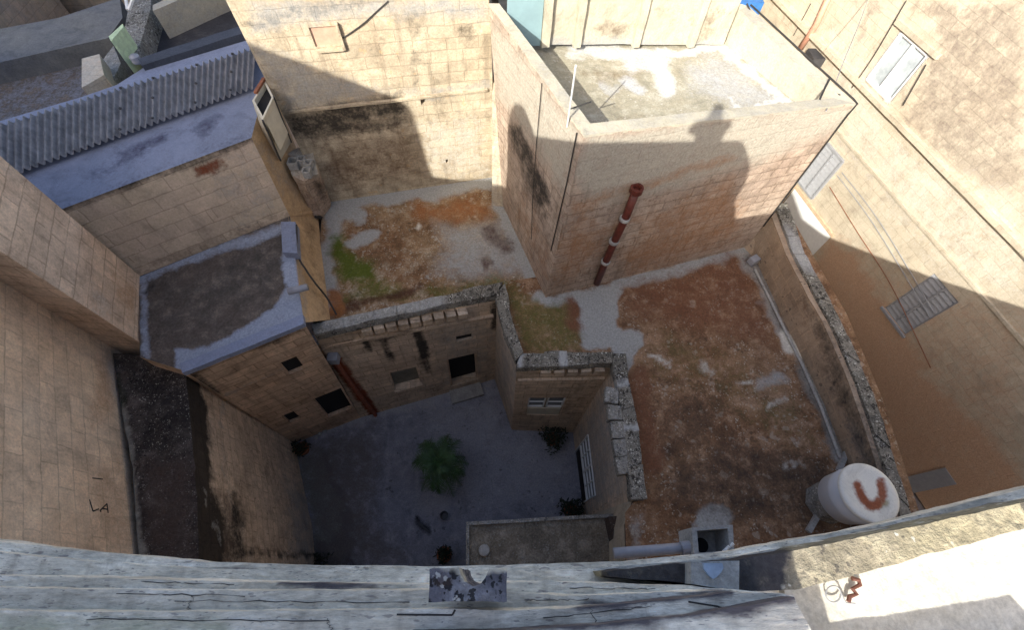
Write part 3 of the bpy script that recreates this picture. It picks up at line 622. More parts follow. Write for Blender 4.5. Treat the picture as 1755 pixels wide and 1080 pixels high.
# ================================================================= tall back wall
bw = thing('back_boundary_wall', 'tall sunlit weathered limestone wall behind the mossy terrace', 'wall', P(700, 325, RZ))
l0, r0 = P(560, 347, RZ), P(848, 303, RZ)
l1 = l0+(P(423, 72, 10.46)-P(560, 347, RZ))*(7.0/4.66); l1.z = 12.8; r1 = Vector((P(838, 10, 10.9).x, P(838, 10, 10.9).y, 12.8))
WB = Wall(l0, r0, l1, r1)
ht = WB.rect([(533, 48), (578, 42), (584, 76), (538, 82)]); h1 = WB.rect([(719, 163), (727, 161), (729, 178), (722, 180)]); h2 = WB.rect([(764, 273), (768, 273), (768, 279), (764, 279)])
bm = bmesh.new(); WB.build(bm, [(ht, .1), (h1, .15), (h2, .12)])
finish('wall', bm, M['wallback'], bw, grid=.12, warp=8, fixn=False, paint=[
    ('black', 'poly', [(490, 195), (560, 180), (692, 160), (700, 205), (640, 200), (600, 232), (495, 245)], .78, 20), ('black', 'line', [(540, 232), (600, 222), (660, 215), (695, 205)], .6, 12, 5),
    ('cement', 'poly', [(425, 0), (600, 0), (840, 0), (835, 30), (600, 30), (430, 60)], .75, 30), ('cement', 'poly', [(430, 70), (690, 165), (560, 178), (490, 190)], .6, 30), ('black', 'line', [(705, 30), (715, 140)], .35, 12, 5),
    ('black', 'poly', [(780, 40), (820, 40), (815, 70), (785, 68)], .55, 12), ('brown', 'poly', [(540, 245), (700, 215), (720, 300), (565, 335)], .5, 40), ('cement', 'line', [(700, 165), (835, 148)], .5, 10, 6),  # brown patch darkens the wall up to the cast shadow's edge
    ('white', 'poly', [(705, 210), (835, 190), (835, 300), (740, 310)], .42, 40), ('black', 'line', [(425, 40), (520, 20), (620, 5)], .35, 14, 5)])  # white patch paints the sunlit area beside the shadow paler
bm = bmesh.new(); k_ = Vector((-.09, .45, 0)); loft(bm, [l1, r1, r1+k_, l1+k_], [l0, r0, r0+k_, l0+k_], skip=(0,)); finish('wall', bm, M['wallback'], bw, grid=.5)
u0_, v_ = WB.uv(495, 190); u1_, v2_ = WB.uv(835, 152)
bm = bmesh.new(); bar(bm, WB.at(u0_, v_, .02), WB.at(u1_, v2_, .02), .05, .10, WB.n); finish('string_course', bm, M['wallback'], bw, grid=.2, jit=.02)
f = finish('blocked_vent', WB.pane(ht, -.04, .05), plain('pink render', (.52, .34, .25), .8, var=.15), bw)
bm = bmesh.new(); bar(bm, WB.at(ht[2]+.004, ht[1]-.01, .03), WB.at(ht[2]+.004, ht[3]+.01, .03), .05, .1, WB.n); bar(bm, WB.at(ht[0], ht[1]-.008, .03), WB.at(ht[2], ht[1]-.008, .03), .05, .1, WB.n); finish('sill', bm, M['wallback'], f)
cable('wall_cable', [WB.at(*WB.uv(584, 66), .02), WB.at(*WB.uv(620, 40), .03), WB.at(*WB.uv(645, 18), .02), WB.at(*WB.uv(665, 0), .02)], .012, 'cable', bw)

# ================================================================= left house (two levels)
LZ, UZ = 6.9, 8.9
SIDE = surf('tan side wall', (.50, .34, .19), (.55, .40, .25), None, streak=.3)
lh = thing('left_house', 'cream stone house at left with blue-grey roofs on two levels', 'house', P(380, 560, LZ))
LT = [P(238, 475, LZ), P(497, 370, LZ), P(521, 553, LZ), P(316, 636, LZ), P(240, 612, LZ)]
LB = [Vector((LT[0].x, LT[0].y, 0)), P(543, 372, RZ-.05), P(618, 716, 0), P(505, 760, 0), Vector((LT[4].x, LT[4].y, 0))]
WL = Wall(LB[3], LB[2], LT[3], LT[2])
lw1 = WL.rect([(478, 624), (506, 611), (524, 631), (496, 642)]); lw2 = WL.rect([(538, 684), (580, 667), (607, 697), (563, 717)]); lw3 = WL.rect([(483, 713), (502, 706), (517, 716), (497, 725)])
bm = bmesh.new(); WL.build(bm, [(lw1, .6), (lw2, 1.6), (lw3, .5)])
finish('wall', bm, surf('left courtyard limestone', (.58, .41, .285), (.64, .475, .345), (.68, .29, .018, 1.), streak=.5, grime=.65), lh, grid=.11, warp=6, fixn=False, paint=[('black', 'line', [(325, 640), (345, 650), (375, 680)], .7, 8, 4), ('black', 'line', [(330, 632), (420, 600), (520, 560)], .55, 8, 3), ('cement', 'line', [(381, 681), (430, 655), (500, 625), (560, 600)], .4, 3, .5)])
for r, dp in ((lw1, .10), (lw2, .12), (lw3, .08)): finish('window' if r is not lw2 else 'door', WL.pane(r, -dp, .03), M['dark'], lh)  # black sheets near the front imitate the unlit depth of these openings
bm = bmesh.new(); loft(bm, LT, LB, cap_top=False, cap_bot=False, skip=(1, 2)); finish('wall', bm, M['leftwall'], lh, grid=.2, paint=[('brown', 'poly', [(500, 370), (560, 450), (565, 545), (525, 545)], .5, 20)])
bm = bmesh.new(); bm.faces.new([bm.verts.new(v) for v in LT])
finish('lower_roof', bm, M['leftroof'], lh, grid=.08, warp=6, paint=[
    ('cement', 'poly', [(300, 600), (330, 603), (420, 565), (470, 530), (490, 490), (485, 440), (500, 380), (525, 545), (300, 640)], 1.15, 9),
    ('cement', 'line', [(238, 478), (300, 455), (400, 420), (485, 392)], .75, 9, 5), ('cement', 'line', [(245, 480), (248, 560), (250, 612)], .75, 6, 4),
    ('black', 'poly', [(380, 420), (470, 410), (480, 480), (400, 500)], .3, 30), ('black', 'line', [(262, 492), (248, 505)], .8, 5, 2)])
bm = bmesh.new(); q = [P(312, 640, LZ+.1), P(521, 555, LZ+.1), P(519, 539, LZ+.1), P(308, 623, LZ+.1)]; loft(bm, q, [v-Vector((0, 0, .14)) for v in q])
finish('kerb', bm, M['blueroof'], lh, grid=.12, jit=.01, paint=[('cement', 'z', (-2, -1), .5)])
bm = bmesh.new(); q = [bm.verts.new(v) for v in (P(494, 371, LZ+.01), P(521, 553, LZ+.01), P(568, 548, RZ-.05), P(545, 372, RZ-.05), P(562, 342, RZ+.03))]
bm.faces.new(q[:4]); bm.faces.new((q[0], q[3], q[4])); finish('wall', bm, SIDE, lh, grid=.11, paint=[('cement', 'line', [(500, 380), (525, 545)], .4, 8, 3), ('brown', 'line', [(530, 390), (555, 540)], .3, 10, 4)])
# east side stub, coping block, grey gutter
bm = bmesh.new(); q = [P(481, 380, LZ+.22), P(506, 380, LZ+.22), P(509, 434, LZ+.22), P(484, 432, LZ+.22)]; loft(bm, q, [Vector((v.x, v.y, LZ-.05)) for v in q]); finish('pier', bm, M['blueroof'], lh, grid=.12, jit=.015, paint=[('cement', 'z', (-2, -1), .3)])
bm = bmesh.new(); tube(bm, [P(494, 500, LZ+.22), P(527, 492, LZ+.25)], .08, 12); finish('waste_pipe', bm, M['grey'], lh, smooth=True)
cable('wall_cable', [P(508, 385, LZ+.3), P(511, 437, LZ-.0), P(524, 462, LZ-.1), P(540, 485, LZ-.3), P(560, 510, 6.2), P(577, 540, RZ+.1)], .022, 'cable', lh)
# upper storey
UT = [P(431, 236, UZ), P(0, 398, UZ), P(-120, 445, UZ), P(-120, 255, UZ), P(200, 145, UZ), P(250, 113, UZ), P(433, 62, UZ), P(458, 130, UZ), P(480, 262, UZ-.4)]
UT = UT[:8]
UB = [P(497, 371, LZ-.02), None, None, None, None, None, P(560, 330, RZ), P(552, 362, RZ)]
f0 = P(238, 474, LZ-.02); dr_ = (f0-UB[0]); UB[1] = UB[0]+dr_*((UT[1]-UT[0]).length/dr_.length); UB = [Vector((UT[i].x, UT[i].y, RZ)) if v is None else v for i, v in enumerate(UB)]
bm = bmesh.new(); loft(bm, UT, UB, cap_top=False, cap_bot=False, skip=(0, 7))
finish('wall', bm, M['leftwall'], lh, grid=.5)
bm = bmesh.new(); Wall(UB[1], UB[0], UT[1], UT[0]).build(bm)
finish('wall', bm, M['wallcream'], lh, grid=.11, warp=5, paint=[('black', 'line', [(0, 398), (158, 338), (300, 285), (431, 236)], .72, 12, 4), ('rust', 'line', [(337, 290), (380, 284)], .5, 7, 7), ('brown', 'line', [(337, 290), (380, 284)], .75, 7, 7), ('brown', 'line', [(404, 315), (408, 330)], .55, 4, 2), ('cement', 'poly', [(350, 290), (430, 240), (490, 370), (400, 400)], .3, 60), ('brown', 'line', [(238, 465), (495, 368)], .35, 6, 7)])
bm = bmesh.new(); WEa = Wall(UB[0], UB[7], UT[0], UT[7]); WEa.build(bm); finish('wall', bm, SIDE, lh, grid=.11, paint=[('cement', 'poly', [(431, 225), (460, 240), (500, 330), (490, 340), (450, 280)], .35, 20)])
bm = bmesh.new(); bm.faces.new([bm.verts.new(v) for v in UT]); bmesh.ops.triangulate(bm, faces=bm.faces[:])
finish('upper_roof', bm, M['blueroof'], lh, grid=.10, warp=6, paint=[('black', 'poly', [(200, 262), (240, 240), (290, 222), (290, 238), (235, 270), (200, 285)], .75, 12), ('black', 'poly', [(325, 225), (370, 195), (385, 200), (350, 240)], .55, 12), ('black', 'line', [(160, 300), (240, 260)], .35, 14, 6), ('black', 'line', [(0, 398), (431, 232)], .25, 10, 3)])
# corrugated sheet
bm = bmesh.new(); cA, cB, cC, cD = P(-60, 330, UZ+.10), P(436, 150, UZ+.10), P(440, 82, UZ+.34), P(-60, 235, UZ+.34)
nr = 44; per = 10; N_ = nr*per; rw = 2; V_ = []
for i in range(N_+1):
    u = i/N_; ph = (u*nr) % 1; hgt = .055*max(0, math.cos(2*math.pi*ph))**1.0+.02*math.cos(2*math.pi*ph)
    V_.append([bm.verts.new(cA.lerp(cB, u).lerp(cD.lerp(cC, u), t)+Vector((0, 0, hgt))) for t in (0, 1)])
for a, b in zip(V_, V_[1:]): bm.faces.new((a[0], b[0], b[1], a[1]))
r_ = bmesh.ops.solidify(bm, geom=bm.faces[:], thickness=.012)
cs = finish('corrugated_sheet', bm, M['zinc'], lh, smooth=False)
for u in (.5, .62, .77, .92):
    for t in (.06, .5, .94):
        bm = bmesh.new(); p = cA.lerp(cB, round(u*nr)/nr).lerp(cD.lerp(cC, round(u*nr)/nr), t)+Vector((0, 0, .075)); lathe(bm, p, [(.03, 0), (.03, .02), (.012, .04)], 8); finish('bolt', bm, M['darkmetal'], cs)
bm = bmesh.new(); loft(bm, [P(-60, 236, UZ+.33), P(440, 83, UZ+.33), P(432, 66, UZ+.33), P(245, 122, UZ+.33), P(200, 148, UZ+.33), P(-60, 225, UZ+.33)], [P(x, y, UZ-.0) for x, y in [(-60, 240), (440, 90), (437, 68), (250, 124), (203, 150), (-60, 230)]]); finish('ridge_flashing', bm, M['blueroof'], lh, grid=.3, paint=[('cement', 'z', (-2, -1), .4)])
# cream chimney shaft with dark opening
sh = thing('vent_shaft', 'cream boarded vent shaft with diamond dark opening beside corrugated roof', 'chimney', P(470, 230, 8))
to = [P(432, 172, 9.5), P(454, 136, 9.5), P(469, 166, 9.5), P(450, 206, 9.5)]; ti = [v.lerp((to[0]+to[1]+to[2]+to[3])/4, .2) for v in to]
bo = [P(462, 262, 7.9), P(480, 215, 7.9), P(499, 243, 7.9), P(481, 275, 7.9)]
bm = bmesh.new(); loft(bm, to, bo, cap_top=False)
A_ = [bm.verts.new(v) for v in to]; B_ = [bm.verts.new(v) for v in ti]; C_ = [bm.verts.new(v-Vector((0, 0, .9))) for v in ti]
for i in range(4):
    j = (i+1) % 4; bm.faces.new((A_[i], A_[j], B_[j], B_[i])); bm.faces.new((B_[i], B_[j], C_[j], C_[i]))
finish('shaft', bm, M['cream'], sh)
bm = bmesh.new(); loft(bm, [v-Vector((0, 0, .12)) for v in ti], [v-Vector((0, 0, .16)) for v in ti]); finish('opening', bm, M['dark'], sh)  # black sheet stands in for the darkness down the shaft
bm = bmesh.new(); bar(bm, to[1]+Vector((0, 0, .03)), to[0].lerp(to[1], .3)+Vector((0, 0, .03)), .07, .05, (0, 0, 1)); finish('clay_tile', bm, M['clay'], sh)
bm = bmesh.new()
for i, j in ((2, 2), (3, 3)): tube(bm, [to[i], bo[j]], .022, 6)
finish('edge_trim', bm, M['darkmetal'], sh)
# crumbling flue pier with pots
fp = thing('flue_pier', 'crumbling stone flue pier with broken pots and pale drainpipe in terrace corner', 'chimney', P(550, 355, RZ))
bm = bmesh.new(); loft(bm, [P(494, 262, 7.6), P(514, 252, 7.6), P(536, 262, 7.6), P(545, 298, 7.5), P(520, 312, 7.4), P(500, 300, 7.5)], [P(535, 372, RZ), P(545, 345, RZ), P(566, 338, RZ), P(568, 352, RZ), P(556, 372, RZ), P(542, 378, RZ)])
finish('pier', bm, M['block'], fp, grid=.09, jit=.05, jsc=5, paint=[('black', 'poly', [(530, 300), (548, 310), (560, 345), (545, 345)], .6, 10), ('cement', 'poly', [(490, 250), (545, 250), (550, 300), (495, 310)], .8, 12)])
for i, (x, y) in enumerate(((504, 280), (518, 276), (530, 282), (527, 296))):
    bm = bmesh.new(); c = P(x, y, 7.62); r = .11 if i == 0 else .08
    box(bm, c+Vector((-r, 0, 0)), .03, 2*r, .2); box(bm, c+Vector((r, 0, 0)), .03, 2*r, .2); box(bm, c+Vector((0, r, 0)), 2*r, .03, .2); box(bm, c+Vector((0, -r, 0)), 2*r, .03, .2); box(bm, c-Vector((0, 0, .09)), 2*r, 2*r, .01)
    finish('flue_pot', bm, M['cement'], fp, jit=.01)
bm = bmesh.new(); tube(bm, [P(513, 302, 7.35), P(530, 335, 6.6), P(545, 366, 5.95)], .035, 10); finish('drainpipe', bm, M['white'], fp, smooth=True)
bm = bmesh.new(); tube(bm, [P(505, 300, 7.3), P(523, 335, 6.55), P(541, 370, 5.95), P(552, 374, 5.86)], .05, 10); finish('drainpipe', bm, M['cable'], fp, smooth=True)

# ================================================================= black topped wall and far left house
bwall = thing('black_topped_wall', 'thick courtyard wall with black lichen crust on its broad top', 'wall', P(420, 800, 0))
ZB = 6.4
east_t = [P(318, 638, ZB), P(330, 760, ZB), P(338, 860, ZB), P(344, 1060, ZB)]; east_b = [P(505, 760, 0), P(522, 840, 0), P(536, 910, 0), P(548, 1060, 0)]
west_t = [P(194, 606, ZB), P(208, 700, ZB), P(226, 800, ZB), P(246, 1060, ZB)]
bm = bmesh.new()
for i in range(3): Wall(east_b[i+1], east_b[i], east_t[i+1], east_t[i]).build(bm)
bmesh.ops.remove_doubles(bm, verts=bm.verts[:], dist=.001)
finish('wall', bm, surf('courtyard wall limestone', (.60, .455, .33), (.66, .52, .39), (.72, .3, .016, .9), streak=.45, grime=.65, spots=[(6, .25, (.08, .06, .05), .5)], cols={'black': (.02, .017, .015), 'brown': (.14, .10, .075)}), bwall, grid=.10, warp=12, fixn=False, jit=.03, jsc=4, paint=[
    ('black', 'poly', [(318, 640), (338, 690), (345, 760), (362, 830), (380, 880), (400, 968), (320, 968)], 1.15, 30), ('black', 'line', [(318, 640), (335, 720), (342, 800), (350, 880), (362, 960)], 1.3, 18, 10), ('white', 'line', [(350, 842), (358, 870)], .45, 6, 1), ('white', 'line', [(366, 900), (374, 925)], .42, 6, 1), ('brown', 'line', [(385, 850), (392, 900), (395, 960)], .6, 10, 3), ('black', 'line', [(350, 700), (362, 760)], .5, 10, 3),
    ('black', 'poly', [(395, 845), (414, 850), (416, 960), (380, 960)], .8, 16), ('black', 'line', [(420, 950), (540, 955)], .7, 8, 2), ('cement', 'line', [(381, 682), (386, 760), (396, 850), (402, 890)], .4, 4, 1), ('cement', 'poly', [(480, 800), (540, 850), (550, 968), (500, 968)], .5, 30)])
bm = bmesh.new(); bm.faces.new([bm.verts.new(v) for v in east_t+west_t[::-1]+[P(300, 614, ZB)]])
finish('wall_top', bm, M['blackwall'], bwall, grid=.08, jit=.03, jsc=4, warp=9, paint=[('cement', 'line', [(198, 705), (208, 760), (222, 860), (233, 968)], .75, 9, 13), ('cement', 'line', [(262, 862), (285, 868)], .5, 12, 4), ('brown', 'poly', [(240, 780), (330, 780), (340, 968), (250, 968)], .7, 40), ('moss', 'line', [(200, 650), (205, 690)], .7, 10, 5)])
bm = bmesh.new(); nn = [bm.verts.new(v) for v in west_t]; n2 = [bm.verts.new(Vector((v.x, v.y, 0))) for v in west_t]
for i in range(3): bm.faces.new((nn[i], nn[i+1], n2[i+1], n2[i]))
a = [bm.verts.new(v) for v in (west_t[0], P(300, 614, ZB), east_t[0], east_b[0], Vector((west_t[0].x, west_t[0].y, 0)))]; bm.faces.new(a)
finish('wall', bm, M['blackwall'], bwall, grid=.4)
# raised string on the face
bm = bmesh.new(); tube(bm, [P(381, 681, 4.62), P(388, 760, 4.55), P(397, 850, 4.5), P(404, 895, 4.45)], .03, 6); finish('wall_pipe', bm, M['leftwall'], bwall)

wh = thing('west_house', 'pinkish stone house wall at far left with painted black lettering', 'house', P(150, 700, 6))
e0_, e1_ = P(236, 474, LZ-.02), P(236, 585, LZ-.02)
def vert(v, z, lean=0): return Vector((v.x+lean, v.y, z))
bm = bmesh.new(); WA = Wall(vert(e1_, 0), vert(e0_, 0), vert(e1_, 10.8), vert(P(238, 472, LZ), 10.8, .05)); WA.build(bm)
finish('wall', bm, M['leftwall'], wh, grid=.12, warp=12, fixn=False, paint=[('brown', 'poly', [(190, 460), (235, 490), (235, 560), (200, 520)], .6, 20), ('cement', 'poly', [(158, 480), (190, 520), (200, 600), (158, 580)], .5, 40)])
g0, g1 = P(196, 596, ZB-.05), P(244, 1060, ZB-.05); g0.x -= .05; g1.x -= .03
WC = Wall(vert(g1, 0), vert(g0, 0), vert(g1, 10.8), vert(g0, 10.8))
bm = bmesh.new(); WC.build(bm)
finish('wall', bm, surf('honey limestone', (.78, .59, .42), (.82, .66, .50), (.75, .32, .014, .6), streak=.25, cols={'brown': (.62, .40, .25), 'cement': (.76, .68, .58)}), wh, grid=.12, warp=12, fixn=False, paint=[('brown', 'poly', [(158, 600), (190, 620), (200, 700), (170, 740), (158, 740)], .55, 24), ('cement', 'line', [(196, 610), (205, 700)], .7, 14, 5), ('brown', 'poly', [(158, 760), (230, 780), (240, 950), (158, 950)], .4, 50)])
bm = bmesh.new(); q = [vert(e0_, 10.8), vert(e1_, 10.8), vert(g0, 10.8), vert(g1, 10.8), vert(g1, 10.8)+Vector((-12, 0, 0)), vert(e0_, 10.8)+Vector((-12, 0, 0))]
bm.faces.new([bm.verts.new(v) for v in q]); finish('roof', bm, M['leftroof'], wh, grid=.5, paint=[('cement', 'z', (-2, -1), .2)])
bm = bmesh.new(); q0 = [vert(v, 0) for v in q]; loft(bm, q, q0, cap_top=False, skip=(0, 2)); finish('wall', bm, M['leftwall'], wh, grid=.8)
# lettering on the wall: LA and a dash, read with the camera's up
def strokes(w, segs, r, name, par):
    bm = bmesh.new()
    for (x0, y0, x1, y1) in segs:
        a = w.at(*w.uv(x0, y0), .004); b = w.at(*w.uv(x1, y1), .004); bar(bm, a, b, r, .004, w.n)
    return finish(name, bm, M['letters'], par)
strokes(WC, [(153, 857, 159, 877), (159, 877, 169, 873), (171, 876, 183, 864), (183, 864, 185, 880), (174, 872, 185, 874), (171, 876, 173, 878)], .022, 'lettering', wh)
strokes(WC, [(158, 820, 176, 822)], .018, 'lettering', wh)

# ================================================================= low lean-to roof
sd = thing('lean_to_roof', 'low pebbled lean-to roof with raised border at courtyard foot of the church', 'shed', P(930, 930, 4.2))
SZ = 4.2
bm = bmesh.new(); prism_px(bm, [(802, 899), (1063, 884), (1075, 1060), (800, 1060)], SZ, 0); finish('roof', bm, M['shedroof'], sd, grid=.10, jit=.008, paint=[('cement', 'z', (-2, -1), 0)])
for seg in ([(799, 895), (1064, 880), (1064, 886), (803, 901)], [(799, 895), (804, 899), (804, 1060), (798, 1060)]):
    bm = bmesh.new(); prism_px(bm, seg, SZ+.09, SZ-.15); finish('border', bm, M['coping'], sd, grid=.15, jit=.008, paint=[('cement', 'z', (-2, -1), .4)])
bm = bmesh.new(); prism_px(bm, [(1043, 886), (1070, 884), (1072, 960), (1060, 962)], SZ+.5, SZ-.1); finish('shade_strip', bm, M['blackwall'], sd, grid=.15, paint=[('brown', 'z', (-2, -1), .5)])  # dark block put where only a strip of shade lies
bm = bmesh.new(); lathe(bm, P(830, 944, SZ+.02), [(.11, 0), (.125, .02), (.125, .07), (.11, .09), (.02, .10)], 24); tag(finish('cap', bm, M['cement']), 'round grey vent cap on the low lean-to roof', 'vent')

# ================================================================= courtyard plants and bits
palm = thing('palm_tree', 'low green palm spreading its fronds in the middle of the courtyard', 'palm', P(755, 815, 0))
pc = P(750, 793, 1.7); pb = Vector((pc.x+.03, pc.y-.02, 0))
bm = bmesh.new(); tube(bm, [pb, pb.lerp(pc, .5)+Vector((.02, 0, 0)), pc], [.17, .14, .12], 12); finish('trunk', bm, M['bark'], palm, grid=.12, jit=.03, jsc=9)
def frond(bm, c, ang, L, rise, droop, w=.30):
    n = 16; pts = []
    for i in range(n+1):
        t = i/n; r = L*t*(1-.10*t); z = rise*t-droop*t*t; pts.append(c+Vector((math.cos(ang)*r, math.sin(ang)*r, z)))
    tube(bm, pts, [.018*(1-i/n)+.004 for i in range(n+1)], 5)
    for i in range(2, n*2):
        t = i/(n*2); k = min(int(t*n), n-1); p = pts[k].lerp(pts[k+1], t*n-k); d = (pts[k+1]-pts[k]).normalized(); s = d.cross(Vector((0, 0, 1))).normalized()
        ll = w*math.sin(math.pi*min(1, t*.9+.12))**.6*random.uniform(.8, 1.1)
        for sg in (-1, 1):
            tip = p+s*sg*ll*.8+d*ll*random.uniform(.5, 1.0)+Vector((0, 0, random.uniform(-.16, .05)-.1*t)); up_ = Vector((0, 0, 1)).cross((tip-p)).normalized()*.0075
            v = [bm.verts.new(x) for x in (p-up_, p+up_, tip)]; bm.faces.new(v)
for k in range(36):
    bm = bmesh.new(); a = k*2.39996+random.uniform(-.4, .4); ring = k % 3
    L = random.uniform(.80, 1.22)*(.55, .85, 1.0)[ring]; frond(bm, pc+Vector((random.uniform(-.05, .05), random.uniform(-.05, .05), 0)), a, L, (.85, .6, .3)[ring]*random.uniform(.8, 1.2), (.45, .7, .85)[ring]*random.uniform(.7, 1.3), random.uniform(.28, .42))
    finish('frond', bm, M['leaf'], palm, fixn=False)
def shrub(px, py, z, r, h, label, n=260, pot=True, name='shrub'):
    c = P(px, py, 0); t = thing(name, label, 'plant', c)
    if pot:
        bm = bmesh.new(); lathe(bm, c, [(.14, 0), (.2, .28), (.23, .28), (.23, .33), (.18, .33), (.17, .26)], 18); finish('pot', bm, M['clay'], t)
    z0 = .33 if pot else .02
    bm = bmesh.new()
    for k in range(5): 
        a = random.uniform(0, 6.28); tube(bm, [c+Vector((0, 0, z0-.05)), c+Vector((math.cos(a)*r*.4, math.sin(a)*r*.4, z0+h*.7))], [.018, .006], 5)
    finish('stem', bm, M['bark'], t)
    bm = bmesh.new()
    for k in range(n):
        a = random.uniform(0, 6.28); rr = r*random.uniform(.1, 1)**.6*(1+.3*math.sin(a*3)); zz = z0+h*random.uniform(.15, 1)*(1-.4*rr/r)
        p = c+Vector((math.cos(a)*rr, math.sin(a)*rr, zz)); d = Vector((random.uniform(-1, 1), random.uniform(-1, 1), random.uniform(-.4, .6))).normalized(); s = d.orthogonal().normalized()*.028; L = random.uniform(.09, .17)
        v = [bm.verts.new(x) for x in (p, p+d*L*.5+s, p+d*L, p+d*L*.5-s)]; bm.faces.new(v)
    finish('foliage', bm, M['shrub'], t, fixn=False); return t
shrub(946, 757, 0, .40, .55, 'dark bushy potted shrub under the white double window')
shrub(976, 878, 0, .36, .6, 'dark potted shrub half hidden behind the lean-to roof border')
shrub(523, 773, 0, .24, .35, 'small dark potted shrub in the left corner of the courtyard', 140)
shrub(763, 952, 0, .20, .5, 'narrow dark potted shrub standing close to the foot of the church wall', 130)
shrub(547, 968, 0, .3, .3, 'scruffy dark weeds in the bottom left corner of the courtyard', 120, pot=False, name='weed_patch')
bm = bmesh.new(); lathe(bm, P(762, 885, 0), [(.1, 0), (.13, .2), (.11, .2), (.09, .06)], 16); tag(finish('bucket', bm, M['darkmetal']), 'small black bucket on the courtyard floor below the palm', 'bucket')
bm = bmesh.new(); bar(bm, P(716, 896, .03), P(737, 914, .03), .06, .04, (0, 0, 1)); tag(finish('timber_plank', bm, M['darkmetal']), 'short dark plank lying on the courtyard floor', 'plank')
for i, (x, y) in enumerate(((556, 738), (548, 744), (543, 750))):
    bm = bmesh.new(); bmesh.ops.create_icosphere(bm, subdivisions=2, radius=.09-.015*i, matrix=Matrix.Translation(P(x, y, .05))); tag(finish('rubble_stone', bm, M['cement'], jit=.04, jsc=9), 'pale rubble stone lying beside the dark doorway in courtyard corner', 'stone', 'rubble stones by the courtyard wall')
# overhead line across the courtyard corner
bm = bmesh.new(); tube(bm, [P(381, 681, 4.6), P(440, 655, 4.75), P(500, 622, 4.95), P(570, 592, 5.2), P(640, 578, 5.3)], .014, 6); tag(finish('overhead_cable', bm, M['leftwall']), 'pale cable strung across the left courtyard wall under the roof edge', 'cable')

# ================================================================= water tank
tk = thing('water_tank', 'white plastic water tank with rust-stained lid beside the street parapet', 'water tank', P(1491, 845, 5.9))
tc_ = P(1489, 845, 7.15); tb = Vector((tc_.x, tc_.y, 6.36))
bm = bmesh.new(); lathe(bm, tb, [(.44, 0), (.47, .04), (.495, .40), (.50, .42), (.495, .44), (.505, .75)], 48); finish('body', bm, M['tank'], tk, smooth=True, grid=None)
bm = bmesh.new(); seg = 64; rr = [(.30, -.055), (.36, -.03), (.40, .012), (.485, .012), (.52, .0), (.525, -.05)]
cen = tb+Vector((0, 0, .80)); rg = []
prof = [(0.001, 0), (.08, 0), (.14, 0), (.2, 0), (.26, 0), (.32, .004), (.38, .012), (.44, .018), (.49, .014), (.525, .0), (.527, -.05)]
for r, z in prof: rg.append([bm.verts.new(cen+Vector((r*math.cos(2*math.pi*k/seg), r*math.sin(2*math.pi*k/seg), z))) for k in range(seg)])
for a, b in zip(rg, rg[1:]):
    for k in range(seg): bm.faces.new((a[k], a[(k+1) % seg], b[(k+1) % seg], b[k]))
U = [(1469, 830), (1478, 852), (1490, 866), (1503, 868), (1512, 850), (1508, 826)]
finish('lid', bm, M['lid'], tk, smooth=True, warp=3, paint=[('rust', 'line', U, 1.0, 9, 3), ('brown', 'line', [(1470, 832), (1476, 846), (1484, 858)], .9, 6, 2), ('brown', 'line', [(1508, 832), (1510, 850)], .5, 8, 2), ('brown', 'line', [(1486, 864), (1502, 866)], .7, 4, 3), ('moss', 'line', [(1497, 868), (1516, 862)], .9, 6, 4)])
bm = bmesh.new(); lathe(bm, Vector((tb.x, tb.y, RZ-.02)), [(.40, 0), (.40, .54), (.36, .57)], 8); tag(finish('tank_stand', bm, M['coping'], grid=.15, jit=.02, paint=[('cement', 'z', (-2, -1), .4)]), 'rough stone stand carrying the white water tank', 'stand')
for (p0, p1) in (((1402, 882), (1385, 912)), ((1455, 765), (1437, 808))):
    bm = bmesh.new(); bar(bm, P(*p0, RZ+.06), P(*p1, RZ+.06), .10, .08, (0, 0, 1)); tag(finish('stone_slab', bm, M['cement'], jit=.01), 'narrow grey stone strip on the roof %s' % ('below the white water tank' if p0[0] == 1402 else 'above the white water tank'), 'slab')

# ================================================================= street facade
fa = thing('street_facade_house', 'cream house across the street with white windows, its shade coloured orange', 'house', (12.5, 9, 0))
A3 = P(1425, 405, 2.8); dd = Vector((.2402, -.9707, 0)); base = A3.copy(); base.z = 0
Fn = base-dd*22; Ff = base+dd*16; Fn.z = Ff.z = -.6
WS = Wall(Fn, Ff, Vector((Fn.x, Fn.y, 13.5)), Vector((Ff.x, Ff.y, 13.5)))
sw = WS.rect([(1541, 50), (1582, 88), (1531, 183), (1486, 140)])
gw = WS.rect([(1600, 462), (1634, 512), (1552, 584), (1523, 529)]); lw = WS.rect([(1418, 245), (1446, 272), (1398, 340), (1370, 315)])
bl = WS.rect([(1625, 798), (1632, 830), (1553, 850), (1547, 822)])
wd_ = WS.rect([(1365, 325), (1425, 405), (1378, 455), (1320, 372)])
wd_ = (wd_[0], 0.0, WS.uv(1425, 405)[0], WS.uv(1425, 405)[1])
bm = bmesh.new(); WS.build(bm, [(sw, .15), (gw, .15), (wd_, .06)])
